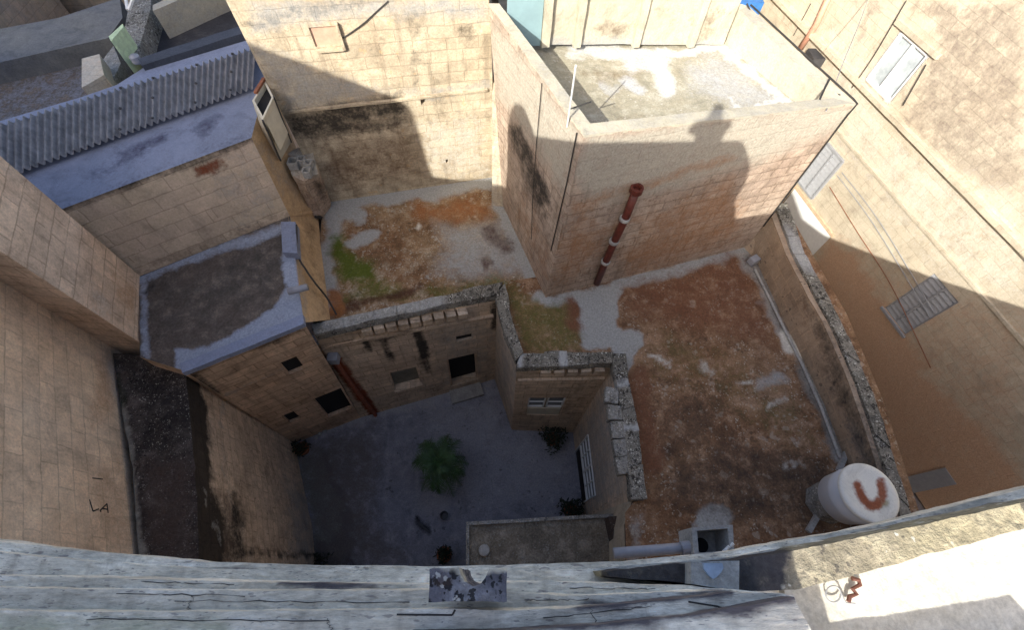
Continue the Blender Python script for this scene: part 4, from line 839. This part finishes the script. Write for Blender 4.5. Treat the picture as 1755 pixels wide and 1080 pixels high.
finish('wall', bm, M['street'], fa, grid=.22, warp=12, fixn=False, paint=[
    ('brown', 'poly', [(1375, 452), (1430, 408), (1470, 430), (1600, 640), (1755, 800), (1755, 900), (1540, 880), (1400, 520)], .9, 40),  # shade on the facade put into its colour as brown
    ('brown', 'poly', [(1440, 420), (1755, 540), (1755, 800), (1600, 700)], .42, 60),  # weaker brown for the rest of the painted shade
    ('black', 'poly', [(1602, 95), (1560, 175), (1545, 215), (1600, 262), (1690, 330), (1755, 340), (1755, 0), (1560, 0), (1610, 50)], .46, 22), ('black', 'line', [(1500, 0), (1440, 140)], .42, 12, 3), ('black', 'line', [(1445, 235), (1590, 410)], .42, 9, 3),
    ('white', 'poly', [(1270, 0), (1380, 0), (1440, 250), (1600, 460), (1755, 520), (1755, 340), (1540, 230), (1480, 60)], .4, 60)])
bm = bmesh.new(); k_ = Vector((8, 2, 0)); loft(bm, [WS.A1, WS.B1, WS.B1+k_, WS.A1+k_], [WS.A0, WS.B0, WS.B0+k_, WS.A0+k_], skip=(0,)); finish('wall', bm, M['street'], fa, grid=2)
def moulding(p0, p1, hh, dep, mat='street', name='moulding', ext=0.):
    a = WS.uv(*p0); b = WS.uv(*p1); bm = bmesh.new(); v = (a[1]+b[1])/2
    bar(bm, WS.at(a[0]-ext, v, dep/2), WS.at(b[0]+ext, v, dep/2), hh, dep, WS.n); bar(bm, WS.at(a[0]-ext, v-hh*.7/WS.h, dep*.3), WS.at(b[0]+ext, v-hh*.7/WS.h, dep*.3), hh*.5, dep*.6, WS.n)
    return finish(name, bm, M[mat], fa, grid=.4, jit=.012)
moulding((1440, 100), (1590, 262), .14, .16, ext=.3)
moulding((1445, 232), (1590, 400), .08, .06, ext=.25)
finish('window', WS.frame(sw, -.04, .09, .08, (.5,), ()), M['white'], fa)
q = WS.quad(sw, -.09)
for s0_, s1_ in ((0.04, .47), (.53, .96)):
    r = (sw[0]+(sw[2]-sw[0])*s0_, sw[1]+(sw[3]-sw[1])*.04, sw[0]+(sw[2]-sw[0])*s1_, sw[3]-(sw[3]-sw[1])*.04)
    f = finish('window_leaf', WS.frame(r, -.07, .06, .05, (), ()), M['white'], fa); finish('pane', WS.pane(r, -.09), plain('curtained glass', (.42, .47, .5), .2, var=.25, sc=2), f)
for nm_, (r0_, r1_) in (('sill', ((sw[0]-.008, sw[1]-.012), (sw[2]+.008, sw[1]-.012))), ('lintel', ((sw[0]-.008, sw[3]+.01), (sw[2]+.008, sw[3]+.01)))):
    bm = bmesh.new(); bar(bm, WS.at(*r0_, .04), WS.at(*r1_, .04), .14, .1, WS.n); finish(nm_, bm, M['street'], fa)
finish('garage_door', WS.pane(wd_, -.02, .03), M['white'], fa)
bm = bmesh.new(); bar(bm, WS.at(wd_[0], wd_[3]+.006, .03), WS.at(wd_[2]+.002, wd_[3]+.006, .03), .12, .08, WS.n); finish('lintel', bm, plain('tan lintel', (.55, .40, .27), .8), fa)
def louvre(r, off, n, mat, name='shutter'):
    f = finish(name, WS.frame(r, off, .08, .07, (.5,), ()), M[mat], fa); bm = bmesh.new()
    for k in range(n):
        v = r[1]+(r[3]-r[1])*(k+.5)/n; a = WS.at(r[0], v, off-.01); b = WS.at(r[2], v, off-.01); bar(bm, a, b, (r[3]-r[1])*WS.h/n*.8, .015, (WS.n+Vector((0, 0, .5))).normalized())
    finish('slat', bm, M[mat], f)
louvre(lw, .05, 10, 'louvre'); louvre(gw, -.06, 12, 'louvre')
bm = bmesh.new(); bar(bm, WS.at(gw[0]-.002, gw[1]-.004, .03), WS.at(gw[2]+.002, gw[1]-.004, .03), .09, .06, WS.n); finish('sill', bm, M['louvre'], fa)
finish('balcony_shutter', WS.pane(bl, .02, .04), M['louvre'], fa)
bm = bmesh.new(); tube(bm, [WS.at(*WS.uv(1436, -30), .1), WS.at(*WS.uv(1404, 40), .1), WS.at(*WS.uv(1376, 82), .1)], .10, 12); finish('drainpipe', bm, M['pinkpipe'], fa, smooth=True)
bm = bmesh.new(); box(bm, WS.at(*WS.uv(1402, 98), .1), .5, .6, .3); finish('vent_box', bm, M['darkmetal'], fa)
def fcable(pts, r=.012, mat='cable'):
    cable('facade_cable', [WS.at(*WS.uv(*p), .05) for p in pts], r, mat, fa)
fcable([(1424, 320), (1470, 395), (1530, 490), (1597, 630)], .012, 'clay'); fcable([(1437, 300), (1500, 385), (1597, 545)], .011, 'louvre'); fcable([(1445, 295), (1510, 380), (1600, 530)], .011, 'louvre')
fcable([(1556, 0), (1500, 95), (1462, 150)], .013, 'cable'); fcable([(1590, 110), (1550, 180)], .014, 'cable'); fcable([(1392, 5), (1362, 60)], .012, 'cable')
# overhead wire reaching from the room corner into the street
cable('overhead_wire', [P(1416, 190, 10.4), P(1440, 120, 9.8), P(1480, 20, 8.9), P(1495, -30, 8.6)], .010, 'louvre', fa)

# ================================================================= buildings behind, top left and top
nb = thing('north_house', 'shaded neighbouring roof with dark parapet behind the corrugated roof', 'house', P(330, 40, 8))
q = [P(243, 112, 9.35), P(430, 52, 9.35), P(424, 40, 9.35), P(236, 100, 9.35)]; bm = bmesh.new(); loft(bm, q, [Vector((v.x, v.y, 8.3)) for v in q]); finish('parapet', bm, M['darkroof'] if 'darkroof' in M else surf('dark render', (.075, .085, .11), (.06, .07, .09), None, masks=False), nb, grid=.2, jit=.01)
bm = bmesh.new(); prism_px(bm, [(238, 103), (428, 46), (428, -160), (300, -160), (262, 20)], 8.6, 0); finish('roof', bm, surf('dark roof', (.05, .05, .055), (.04, .04, .047), None, c3=(.085, .08, .08)), nb, grid=.2, paint=[('cement', 'poly', [(262, 0), (425, -40), (425, -10), (265, 30)], .4, 14)])
bm = bmesh.new(); q = [P(262, 18, 9.3), P(430, -55, 9.3), P(430, -70, 9.3), P(262, 8, 9.3)]; loft(bm, q, [Vector((v.x, v.y, 8.4)) for v in q]); finish('parapet', bm, M['render'], nb, grid=.3, jit=.01, paint=[('cement', 'z', (-2, -1), .4)])
n2 = thing('north_west_house', 'narrow grey stone house with stepped roof walls in the top left corner', 'house', P(210, 60, 7))
bm = bmesh.new(); q = [P(233, 100, 9.1), P(258, 15, 9.1), P(262, -60, 9.1), P(232, -60, 9.1), P(212, 60, 9.1)]; loft(bm, q, [Vector((v.x, v.y, 0)) for v in q]); finish('wall', bm, M['coping'], n2, grid=.25, paint=[('cement', 'z', (-2, -1), .3)])
bm = bmesh.new(); prism_px(bm, [(190, 60), (214, 48), (218, 110), (232, 118), (205, 145), (-60, 240), (-120, 100), (150, 70)], 7.9, 0); finish('roof', bm, M['leftroof'], n2, grid=.3, paint=[('cement', 'z', (-2, -1), .3)])
bm = bmesh.new(); prism_px(bm, [(170, 110), (195, 78), (207, 108), (185, 155)], 8.5, 7.5); finish('wall', bm, M['coping'], n2, grid=.2, jit=.02, paint=[('cement', 'z', (-2, -1), .5)])
bm = bmesh.new(); prism_px(bm, [(140, 100), (170, 92), (178, 128), (140, 150)], 8.9, 7.5); finish('wall', bm, M['wallcream'], n2, grid=.2, paint=[('white', 'z', (-2, -1), .5)])
bm = bmesh.new(); prism_px(bm, [(186, 62), (210, 40), (211, 46), (190, 70)], 9.6, 7.5); finish('wall', bm, M['green'], n2)
bm = bmesh.new(); prism_px(bm, [(-60, 60), (100, 30), (205, -5), (210, 30), (185, 65), (160, 70), (-60, 120)], 8.4, 0); finish('roof', bm, surf('slate roof', (.14, .15, .17), (.2, .2, .19), None, masks=False), n2, grid=.3)
bm = bmesh.new()
tube(bm, [P(213, -15, 9.6), P(219, 16, 9.4)], .04, 6); tube(bm, [P(233, -15, 9.7), P(221, 16, 9.4)], .04, 6); finish('frame_post', bm, M['white'], n2)
bm = bmesh.new(); lathe(bm, P(237, 107, 9.05), [(.09, 0), (.11, .04), (.11, .16), (.05, .2)], 14); tag(finish('roof_vent', bm, M['grey']), 'small pale roof vent at the corner behind the corrugated sheet', 'vent')
fb = thing('far_house', 'cream far house rising behind the rooftop room with blue sheet', 'house', P(1100, -60, 5))
bm = bmesh.new(); prism_px(bm, [(860, -14), (1290, -6), (1330, -240), (820, -240)], 9.6, 0); finish('wall', bm, M['wallcream'], fb, grid=.6, paint=[('white', 'z', (-2, -1), .5)])
bm = bmesh.new(); prism_px(bm, [(1226, 6), (1310, 4), (1300, -20), (1222, -20)], 9.8, 9.5); finish('blue_sheet', bm, M['blueplastic'], fb)
bm = bmesh.new(); prism_px(bm, [(1188, 7), (1225, 6), (1221, -20), (1186, -20)], 9.8, 9.5); finish('green_panel', bm, M['green'], fb)
# filler neighbours further out so that no empty ground shows
for i, (x, y, sx, sy, z, lab) in enumerate([(-16, 28, 14, 12, 8.2, 'flat roofed stone house far behind the top left roofs'), (-2, 27, 12, 14, 8.6, 'flat roofed stone house far behind the tall back wall'), (-24, 14, 12, 14, 8.0, 'flat roofed stone house beyond the left edge'), (4.5, 38, 10, 12, 8.0, 'flat roofed stone house at the far end of the street')]):
    t = thing('distant_house', lab, 'house', (x, y, 0)); bm = bmesh.new(); box(bm, (x, y, z/2), sx, sy, z); finish('wall', bm, M['wallcream'], t, grid=1.2, paint=[('cement', 'z', (-2, -1), .3)])
    bm = bmesh.new()
    for s in (-1, 1): box(bm, (x+s*(sx/2-.1), y, z+.4), .25, sy, .8); box(bm, (x, y+s*(sy/2-.1), z+.4), sx-.5, .25, .8)
    finish('parapet', bm, M['render'], t, grid=1.2, paint=[('cement', 'z', (-2, -1), .3)])

# ================================================================= the church we stand on
ch = thing('church_front', 'pale streaked church cornice and steps directly below the viewpoint', 'church', (0, -.6, 0))
def layer(name, front, z, z0, mat='ledge', paint=(), back=-2.2, grid=.06, jit=.012, warp=6, par=ch):
    top = [P(x, y, z) for x, y in front]; xs0, xs1 = top[0].x, top[-1].x
    bm = bmesh.new(); tp = top+[Vector((xs1, back, z)), Vector((xs0, back, z))]
    loft(bm, tp, [Vector((v.x, v.y, z0)) for v in tp], cap_bot=False)
    cutgrid(bm, .35, 'x'); return finish(name, bm, M[mat], par, grid=None, jit=0, paint=paint, warp=warp) if grid is None else _lay(name, bm, mat, grid, paint, jit, warp, par)
def _lay(name, bm, mat, grid, paint, jit, warp, par):
    # fine grid only in the strip that can be seen
    for k in range(1, 26):
        bmesh.ops.bisect_plane(bm, geom=bm.verts[:]+bm.edges[:]+bm.faces[:], dist=1e-5, plane_co=(0, .62-k*grid, 0), plane_no=(0, 1, 0))
    lo = min(v.co.x for v in bm.verts); hi = max(v.co.x for v in bm.verts)
    for k in range(1, int((hi-lo)/grid)):
        bmesh.ops.bisect_plane(bm, geom=bm.verts[:]+bm.edges[:]+bm.faces[:], dist=1e-5, plane_co=(lo+k*grid, 0, 0), plane_no=(1, 0, 0))
    return finish(name, bm, M[mat], par, jit=jit, jsc=6, paint=paint, warp=warp)
Ffront = [(-120, 912), (0, 929), (158, 946), (340, 962), (600, 970), (740, 971), (900, 968), (1065, 962), (1250, 945), (1400, 918), (1500, 902), (1597, 878), (1755, 838), (1850, 815)]
layer('cornice', Ffront, 12.3, 11.9, paint=[('black', 'line', [(158, 965), (300, 975), (440, 980)], .5, 5, 1), ('brown', 'line', [(158, 950), (600, 974), (1100, 966), (1597, 880)], .35, 8, 1)])
layer('cornice', [(-120, 935), (158, 962), (340, 975), (740, 984), (1050, 973), (1250, 956), (1400, 929), (1597, 890), (1850, 835)], 12.45, 12.2, paint=[('black', 'line', [(1060, 974), (1300, 951), (1450, 922), (1597, 890)], .6, 3, 1)])
# lichen parapet and sunlit gallery floor at lower right
floor = [(1020, 1012), (1180, 1006), (1363, 1000), (1597, 936), (1850, 870)]
par_o = [(1040, 979), (1185, 965), (1266, 959), (1363, 943), (1457, 924), (1597, 896), (1850, 840)]; par_i = [(1045, 988), (1185, 1001), (1266, 1014), (1363, 1012), (1457, 990), (1597, 949), (1850, 880)]
bm = bmesh.new(); Zl = 12.9
for i in range(len(par_o)-1):
    q = [P(*par_o[i], Zl), P(*par_o[i+1], Zl), P(*par_i[i+1], Zl), P(*par_i[i], Zl)]; loft(bm, q, [Vector((v.x, v.y, 12.3)) for v in q], cap_bot=False)
bmesh.ops.remove_doubles(bm, verts=bm.verts[:], dist=.0005)
finish('lichen_parapet', bm, M['lichenpar'], ch, grid=.045, jit=.014, jsc=7, warp=6, paint=[('black', 'poly', [(1030, 970), (1355, 935), (1350, 960), (1340, 1025), (1030, 1000)], .95, 12)])
layer('gallery_floor', [(1330, 960), (1597, 900), (1850, 850)], 12.52, 12.1, mat='render', back=-1.0, paint=[('rust', 'line', [(1462, 992), (1472, 1000), (1462, 1012), (1455, 1020), (1458, 1034)], .0, 2, 2), ('white', 'z', (-3, -2), .8)])
def slabs(front, back, z0, z1, paint, mat='ledge', name='step', gap=1, grid=.045):
    bm = bmesh.new(); tp = [P(x, y, z1) for x, y in front]; bt = [P(x, y, z1) for x, y in back][::-1]
    loft(bm, tp+bt, [Vector((v.x, v.y, z0)) for v in tp+bt], cap_bot=False); return finish(name, bm, M[mat], ch, grid=grid, jit=.010, jsc=7, warp=5, paint=paint)
# left: stepped mouldings seen at a grazing angle
slabs([(-120, 985), (158, 990), (480, 1000), (735, 1003), (900, 998), (1050, 1000), (1185, 1005), (1330, 1018)], [(-120, 1150), (1330, 1150)], 12.2, 13.1, [('black', 'line', [(480, 1002), (640, 1004)], .8, 4, 3), ('brown', 'poly', [(300, 1003), (480, 1003), (480, 1012), (300, 1010)], .5, 8)])
slabs([(-120, 1005), (158, 1010), (478, 1013), (640, 1012), (735, 1012), (992, 1022), (1100, 1018), (1254, 1012), (1340, 1022)], [(-120, 1150), (1340, 1150)], 12.9, 13.35, [('black', 'line', [(992, 1040), (1100, 1027), (1250, 1012)], .8, 5, 2), ('brown', 'line', [(-100, 1022), (700, 1024)], .35, 10, 3), ('moss', 'poly', [(-120, 1040), (300, 1055), (300, 1100), (-120, 1100)], .5, 30)])
slabs([(-120, 1046), (158, 1050), (640, 1046), (780, 1044), (889, 1046), (992, 1042), (1150, 1028), (1254, 1016), (1340, 1018), (1363, 1022)], [(-120, 1150), (1363, 1150)], 13.2, 13.5, [('black', 'line', [(992, 1042), (1254, 1014)], .9, 4, 3), ('moss', 'poly', [(-120, 1055), (400, 1060), (400, 1100), (-120, 1100)], .6, 25), ('black', 'line', [(992, 1042), (1015, 1078)], .9, 2, 1)])
slabs([(700, 1085), (889, 1080), (1050, 1070), (1200, 1052), (1363, 1024), (1368, 1036), (1390, 1080)], [(700, 1170), (1420, 1170)], 12.5, 13.62, [('black', 'line', [(700, 1086), (889, 1080), (1050, 1070), (1200, 1052), (1363, 1026)], .95, 7, 5), ('black', 'poly', [(1480, 1075), (1560, 1052), (1700, 1062), (1700, 1100)], .7, 12)])
# slab joints
bm = bmesh.new(); tube(bm, [P(1180, 1032, 13.51), P(1230, 1040, 13.51), P(1254, 1050, 13.51)], .004, 5); tube(bm, [P(780, 1046, 13.5), P(775, 1055, 13.5)], .004, 5); tube(bm, [P(680, 1054, 13.5), P(775, 1055, 13.5)], .004, 5); finish('joint', bm, M['cable'], ch)
# hairline cracks and open joints between the slabs
random.seed(11)
for (x0, y0, x1, y1, z) in ((200, 1018, 420, 1022, 13.352), (300, 1030, 700, 1034, 13.352), (900, 1030, 1010, 1028, 13.352), (150, 1062, 560, 1066, 13.502), (930, 1060, 1120, 1040, 13.502), (1010, 1042, 1030, 1085, 13.502), (240, 998, 400, 1002, 13.102), (980, 1008, 1120, 1010, 13.102), (560, 1062, 572, 1090, 13.502), (330, 1022, 322, 1046, 13.352)):
    bm = bmesh.new(); n = 14; pts = [P(x0+(x1-x0)*k/n+random.uniform(-4, 4), y0+(y1-y0)*k/n+random.uniform(-1.6, 1.6), z+.004) for k in range(n+1)]
    tube(bm, pts, [random.uniform(.0006, .0026) for _ in pts], 5); finish('crack', bm, M['cable'], ch)
# notched stone
ns = [(736, 976), (787, 974), (789, 986), (797, 998), (811, 1006), (824, 1002), (832, 990), (838, 976), (868, 976), (868, 1031), (735, 1033)]
bm = bmesh.new(); zt = 14.1; tp = [P(x, y, zt) for x, y in ns]; loft(bm, tp, [Vector((v.x, v.y, 13.3)) for v in tp])
tag(finish('notched_stone', bm, surf('grey black lichen stone', (.15, .145, .17), (.10, .10, .125), None, grain=.45, bump=.9, c3=(.24, .24, .26), spots=[(22, .62, (.02, .02, .025), .95), (40, .6, (.02, .02, .022), .9), (26, .42, (.55, .54, .52), .8)], cols={'white': (.62, .58, .48)}), grid=.03, jit=.006, jsc=14, warp=3,
           paint=[('white', 'line', [(736, 972), (787, 971), (789, 984), (797, 997)], .9, 3, 2), ('white', 'line', [(832, 984), (842, 975), (868, 974)], 1., 3, 3), ('brown', 'line', [(745, 995), (770, 1000)], .4, 14, 6)]), 'black and grey lichened stone with a U notch on the church ledge', 'stone')
# stone gutter box with blue shield on the lichen parapet
gb = thing('gutter_stone', 'grey stone block with blue shield shape set into the lichen parapet', 'stone block', P(1225, 990, 12.9))
bm = bmesh.new(); q = [P(1185, 963, 13.0), P(1266, 961, 13.0), P(1266, 1014, 13.0), P(1185, 1001, 13.0)]; loft(bm, q, [Vector((v.x, v.y, 12.3)) for v in q]); finish('block', bm, M['cement'], gb, grid=.05, jit=.006)
def smooth_shield(z): return [P(x, y, z) for x, y in [(1206, 966), (1238, 966), (1240, 974), (1236, 982), (1228, 990), (1222, 993), (1214, 986), (1207, 976)]]
bm = bmesh.new(); q = smooth_shield(13.02); loft(bm, q, [v-Vector((0, 0, .05)) for v in q]); finish('shield', bm, plain('faded blue paint', (.30, .38, .50), .7, var=.2, sc=12), gb)
# red-brown hook and wire ring on the gallery floor
bm = bmesh.new(); 
hk = [(1460, 992), (1472, 995), (1474, 1003), (1461, 1010), (1468, 1019), (1456, 1023), (1454, 1032)]
tube(bm, [P(x, y, 12.56) for x, y in hk], .014, 7); tag(finish('rusty_hook', bm, plain('rusty iron', (.13, .05, .035), .8, var=.3, sc=15)), 'bent rusty iron hook lying on the sunlit gallery floor', 'hook')
bm = bmesh.new(); tube(bm, [P(1428+13*math.cos(a), 1019+14*math.sin(a), 12.55) for a in np.linspace(0, 6.1, 24)]+[P(1450, 1034, 12.55), P(1466, 1035, 12.55)], .005, 5); tag(finish('wire_loop', bm, M['louvre']), 'thin loop of wire lying beside the rusty hook', 'wire')
# hopper box with pipe on the church wall above the roof
hb = thing('rainwater_hopper', 'grey open rainwater box with pipe at the edge of mossy roof', 'hopper', P(1222, 930, 10.4))
HZ = 9.6
ho = [P(1186, 905, HZ), P(1256, 900, HZ), P(1259, 950, HZ), P(1190, 955, HZ)]; cc_ = sum(ho, Vector())/4; hi_ = [v.lerp(cc_, .24) for v in ho]
bm = bmesh.new(); A_ = [bm.verts.new(v) for v in ho]; B_ = [bm.verts.new(v) for v in hi_]; C_ = [bm.verts.new(v-Vector((0, 0, .42))) for v in hi_]; D_ = [bm.verts.new(v-Vector((0, 0, .5))) for v in ho]
for i in range(4):
    j = (i+1) % 4; bm.faces.new((A_[i], A_[j], B_[j], B_[i])); bm.faces.new((B_[i], B_[j], C_[j], C_[i])); bm.faces.new((A_[i], D_[i], D_[j], A_[j]))
bm.faces.new(C_); bm.faces.new(D_[::-1]); finish('box', bm, M['cement'], hb, grid=.06, jit=.006)
bm = bmesh.new(); lathe(bm, cc_-Vector((0, .03, .415)), [(.09, 0), (.09, .01)], 16); finish('outlet', bm, M['dark'], hb)
bm = bmesh.new(); tube(bm, [P(1052, 949, HZ-.15), P(1120, 944, HZ-.15), P(1190, 938, HZ-.15)], .065, 14); pi = finish('pipe', bm, M['grey'], hb, smooth=True)
bm = bmesh.new(); tube(bm, [P(1167, 941, HZ-.15), P(1190, 938, HZ-.15)], .082, 14); finish('pipe_socket', bm, M['grey'], pi)
for x, y in ((1243, 945), (1250, 940), (1238, 950)):
    bm = bmesh.new(); c = P(x, y, HZ-.02); tube(bm, [c-Vector((.05, .04, .05)), c+Vector((.05, .05, .03))], .02, 6); finish('broken_rim', bm, M['white'], hb)
# wall below cornice, upper parapet with scroll shoulders and finial (its outline throws the big shadow)
bm = bmesh.new(); box(bm, (-7.5, -3.4, 6.), 18.8, 5.6, 11.9); box(bm, (7.5, -3.5, 5.2), 11.1, 5.4, 10.4); finish('wall', bm, M['wallcream'], ch, grid=1.5, paint=[('cement', 'z', (-2, -1), .3)])
sil = [(-34.0, 12.0), (-34.0, 28.0), (-16.0, 21.0), (-12.5, 19.2), (-10.64, 18.17), (-9.55, 17.65), (-8.25, 16.95), (-8.2, 15.3), (-8.15, 14.75), (-7.87, 14.45), (-7.3, 14.3), (-5.3, 14.3), (-5.22, 15.0), (-5.2, 16.3), (-5.12, 16.65), (-4.95, 16.83), (-4.72, 16.86), (-4.5, 16.75), (-4.3, 16.5), (-4.12, 16.12),
       (.18, 16.10), (.34, 15.95), (.50, 15.65), (.58, 15.2), (.60, 14.8), (.68, 14.5), (.9, 14.1), (1.12, 13.75), (1.5, 13.35), (1.72, 12.95), (1.78, 12.6), (1.78, 12.0)]
bm = bmesh.new(); f0_ = [Vector((x, -1.0, z)) for x, z in sil]; f1_ = [Vector((x, -1.45, z)) for x, z in sil]; loft(bm, f0_, f1_)
finish('parapet', bm, M['ledge'], ch, grid=.35, paint=[('black', 'z', (-3, -2), .2)])
bm = bmesh.new(); box(bm, (-2.6, -1.85, 15.32), 4.8, .78, .35); finish('walkway', bm, M['ledge'], ch, grid=.4, paint=[('black', 'z', (-3, -2), .1)])
# lower roof wing to the right, casting the shade across the street
bm = bmesh.new(); rw_ = [(1.7, 13.05), (2.9, 13.15), (4.2, 12.3), (5.7, 11.5), (8.3, 11.16), (13, 11.0), (13, 0), (1.7, 0)]
loft(bm, [Vector((x, -1.0, z)) for x, z in rw_], [Vector((x, -6.2, z)) for x, z in rw_]); finish('side_wing', bm, M['wallcream'], ch, grid=.8, paint=[('cement', 'z', (-2, -1), .3)])

# ================================================================= photographer (out of frame, shadow falls on the rooftop room)
me = bpy.data.meshes.new('person'); px_, py_, fz = -.80, -1.62, 15.50
J = {'pel': (0, 0, .95, .24), 'wai': (0, .04, 1.12, .24), 'che': (0, .10, 1.34, .23), 'nek': (0, .15, 1.49, .10), 'hd0': (0, .19, 1.62, .115), 'hd1': (0, .20, 1.72, .105), 'ls': (-.24, .12, 1.36, .09), 'le': (-.28, .22, 1.10, .07), 'lh': (.0, .45, 1.14, .04), 'lf': (.06, .54, 1.15, .03), 'rs': (.24, .12, 1.36, .09), 're': (.30, .22, 1.10, .07), 'rh': (.22, .45, 1.14, .04), 'rf': (.18, .54, 1.15, .03),
     'lk': (-.11, .03, .5, .07), 'la': (-.12, -.02, .1, .045), 'lt': (-.12, .16, .05, .035), 'rk': (.11, .03, .5, .07), 'ra': (.12, -.02, .1, .045), 'rt': (.12, .16, .05, .035), 'lhip': (-.1, 0, .9, .1), 'rhip': (.1, 0, .9, .1)}
names = list(J); ed = [('pel', 'wai'), ('wai', 'che'), ('che', 'nek'), ('nek', 'hd0'), ('hd0', 'hd1'), ('che', 'ls'), ('ls', 'le'), ('le', 'lh'), ('lh', 'lf'), ('che', 'rs'), ('rs', 're'), ('re', 'rh'), ('rh', 'rf'), ('pel', 'lhip'), ('lhip', 'lk'), ('lk', 'la'), ('la', 'lt'), ('pel', 'rhip'), ('rhip', 'rk'), ('rk', 'ra'), ('ra', 'rt')]
me.from_pydata([J[n][:3] for n in names], [(names.index(a), names.index(b)) for a, b in ed], [])
pr = bpy.data.objects.new('person', me); scn.collection.objects.link(pr); pr.location = (px_, py_, fz)
sm = pr.modifiers.new('skin', 'SKIN'); pr.modifiers.new('sub', 'SUBSURF').levels = 2; pr.modifiers['sub'].render_levels = 2
for i, n in enumerate(names): me.skin_vertices[0].data[i].radius = (J[n][3], J[n][3])
me.skin_vertices[0].data[0].use_root = True; me.materials.append(M['jacket'])
tag(pr, 'person in a dark jacket leaning over the church parapet taking the picture', 'person')
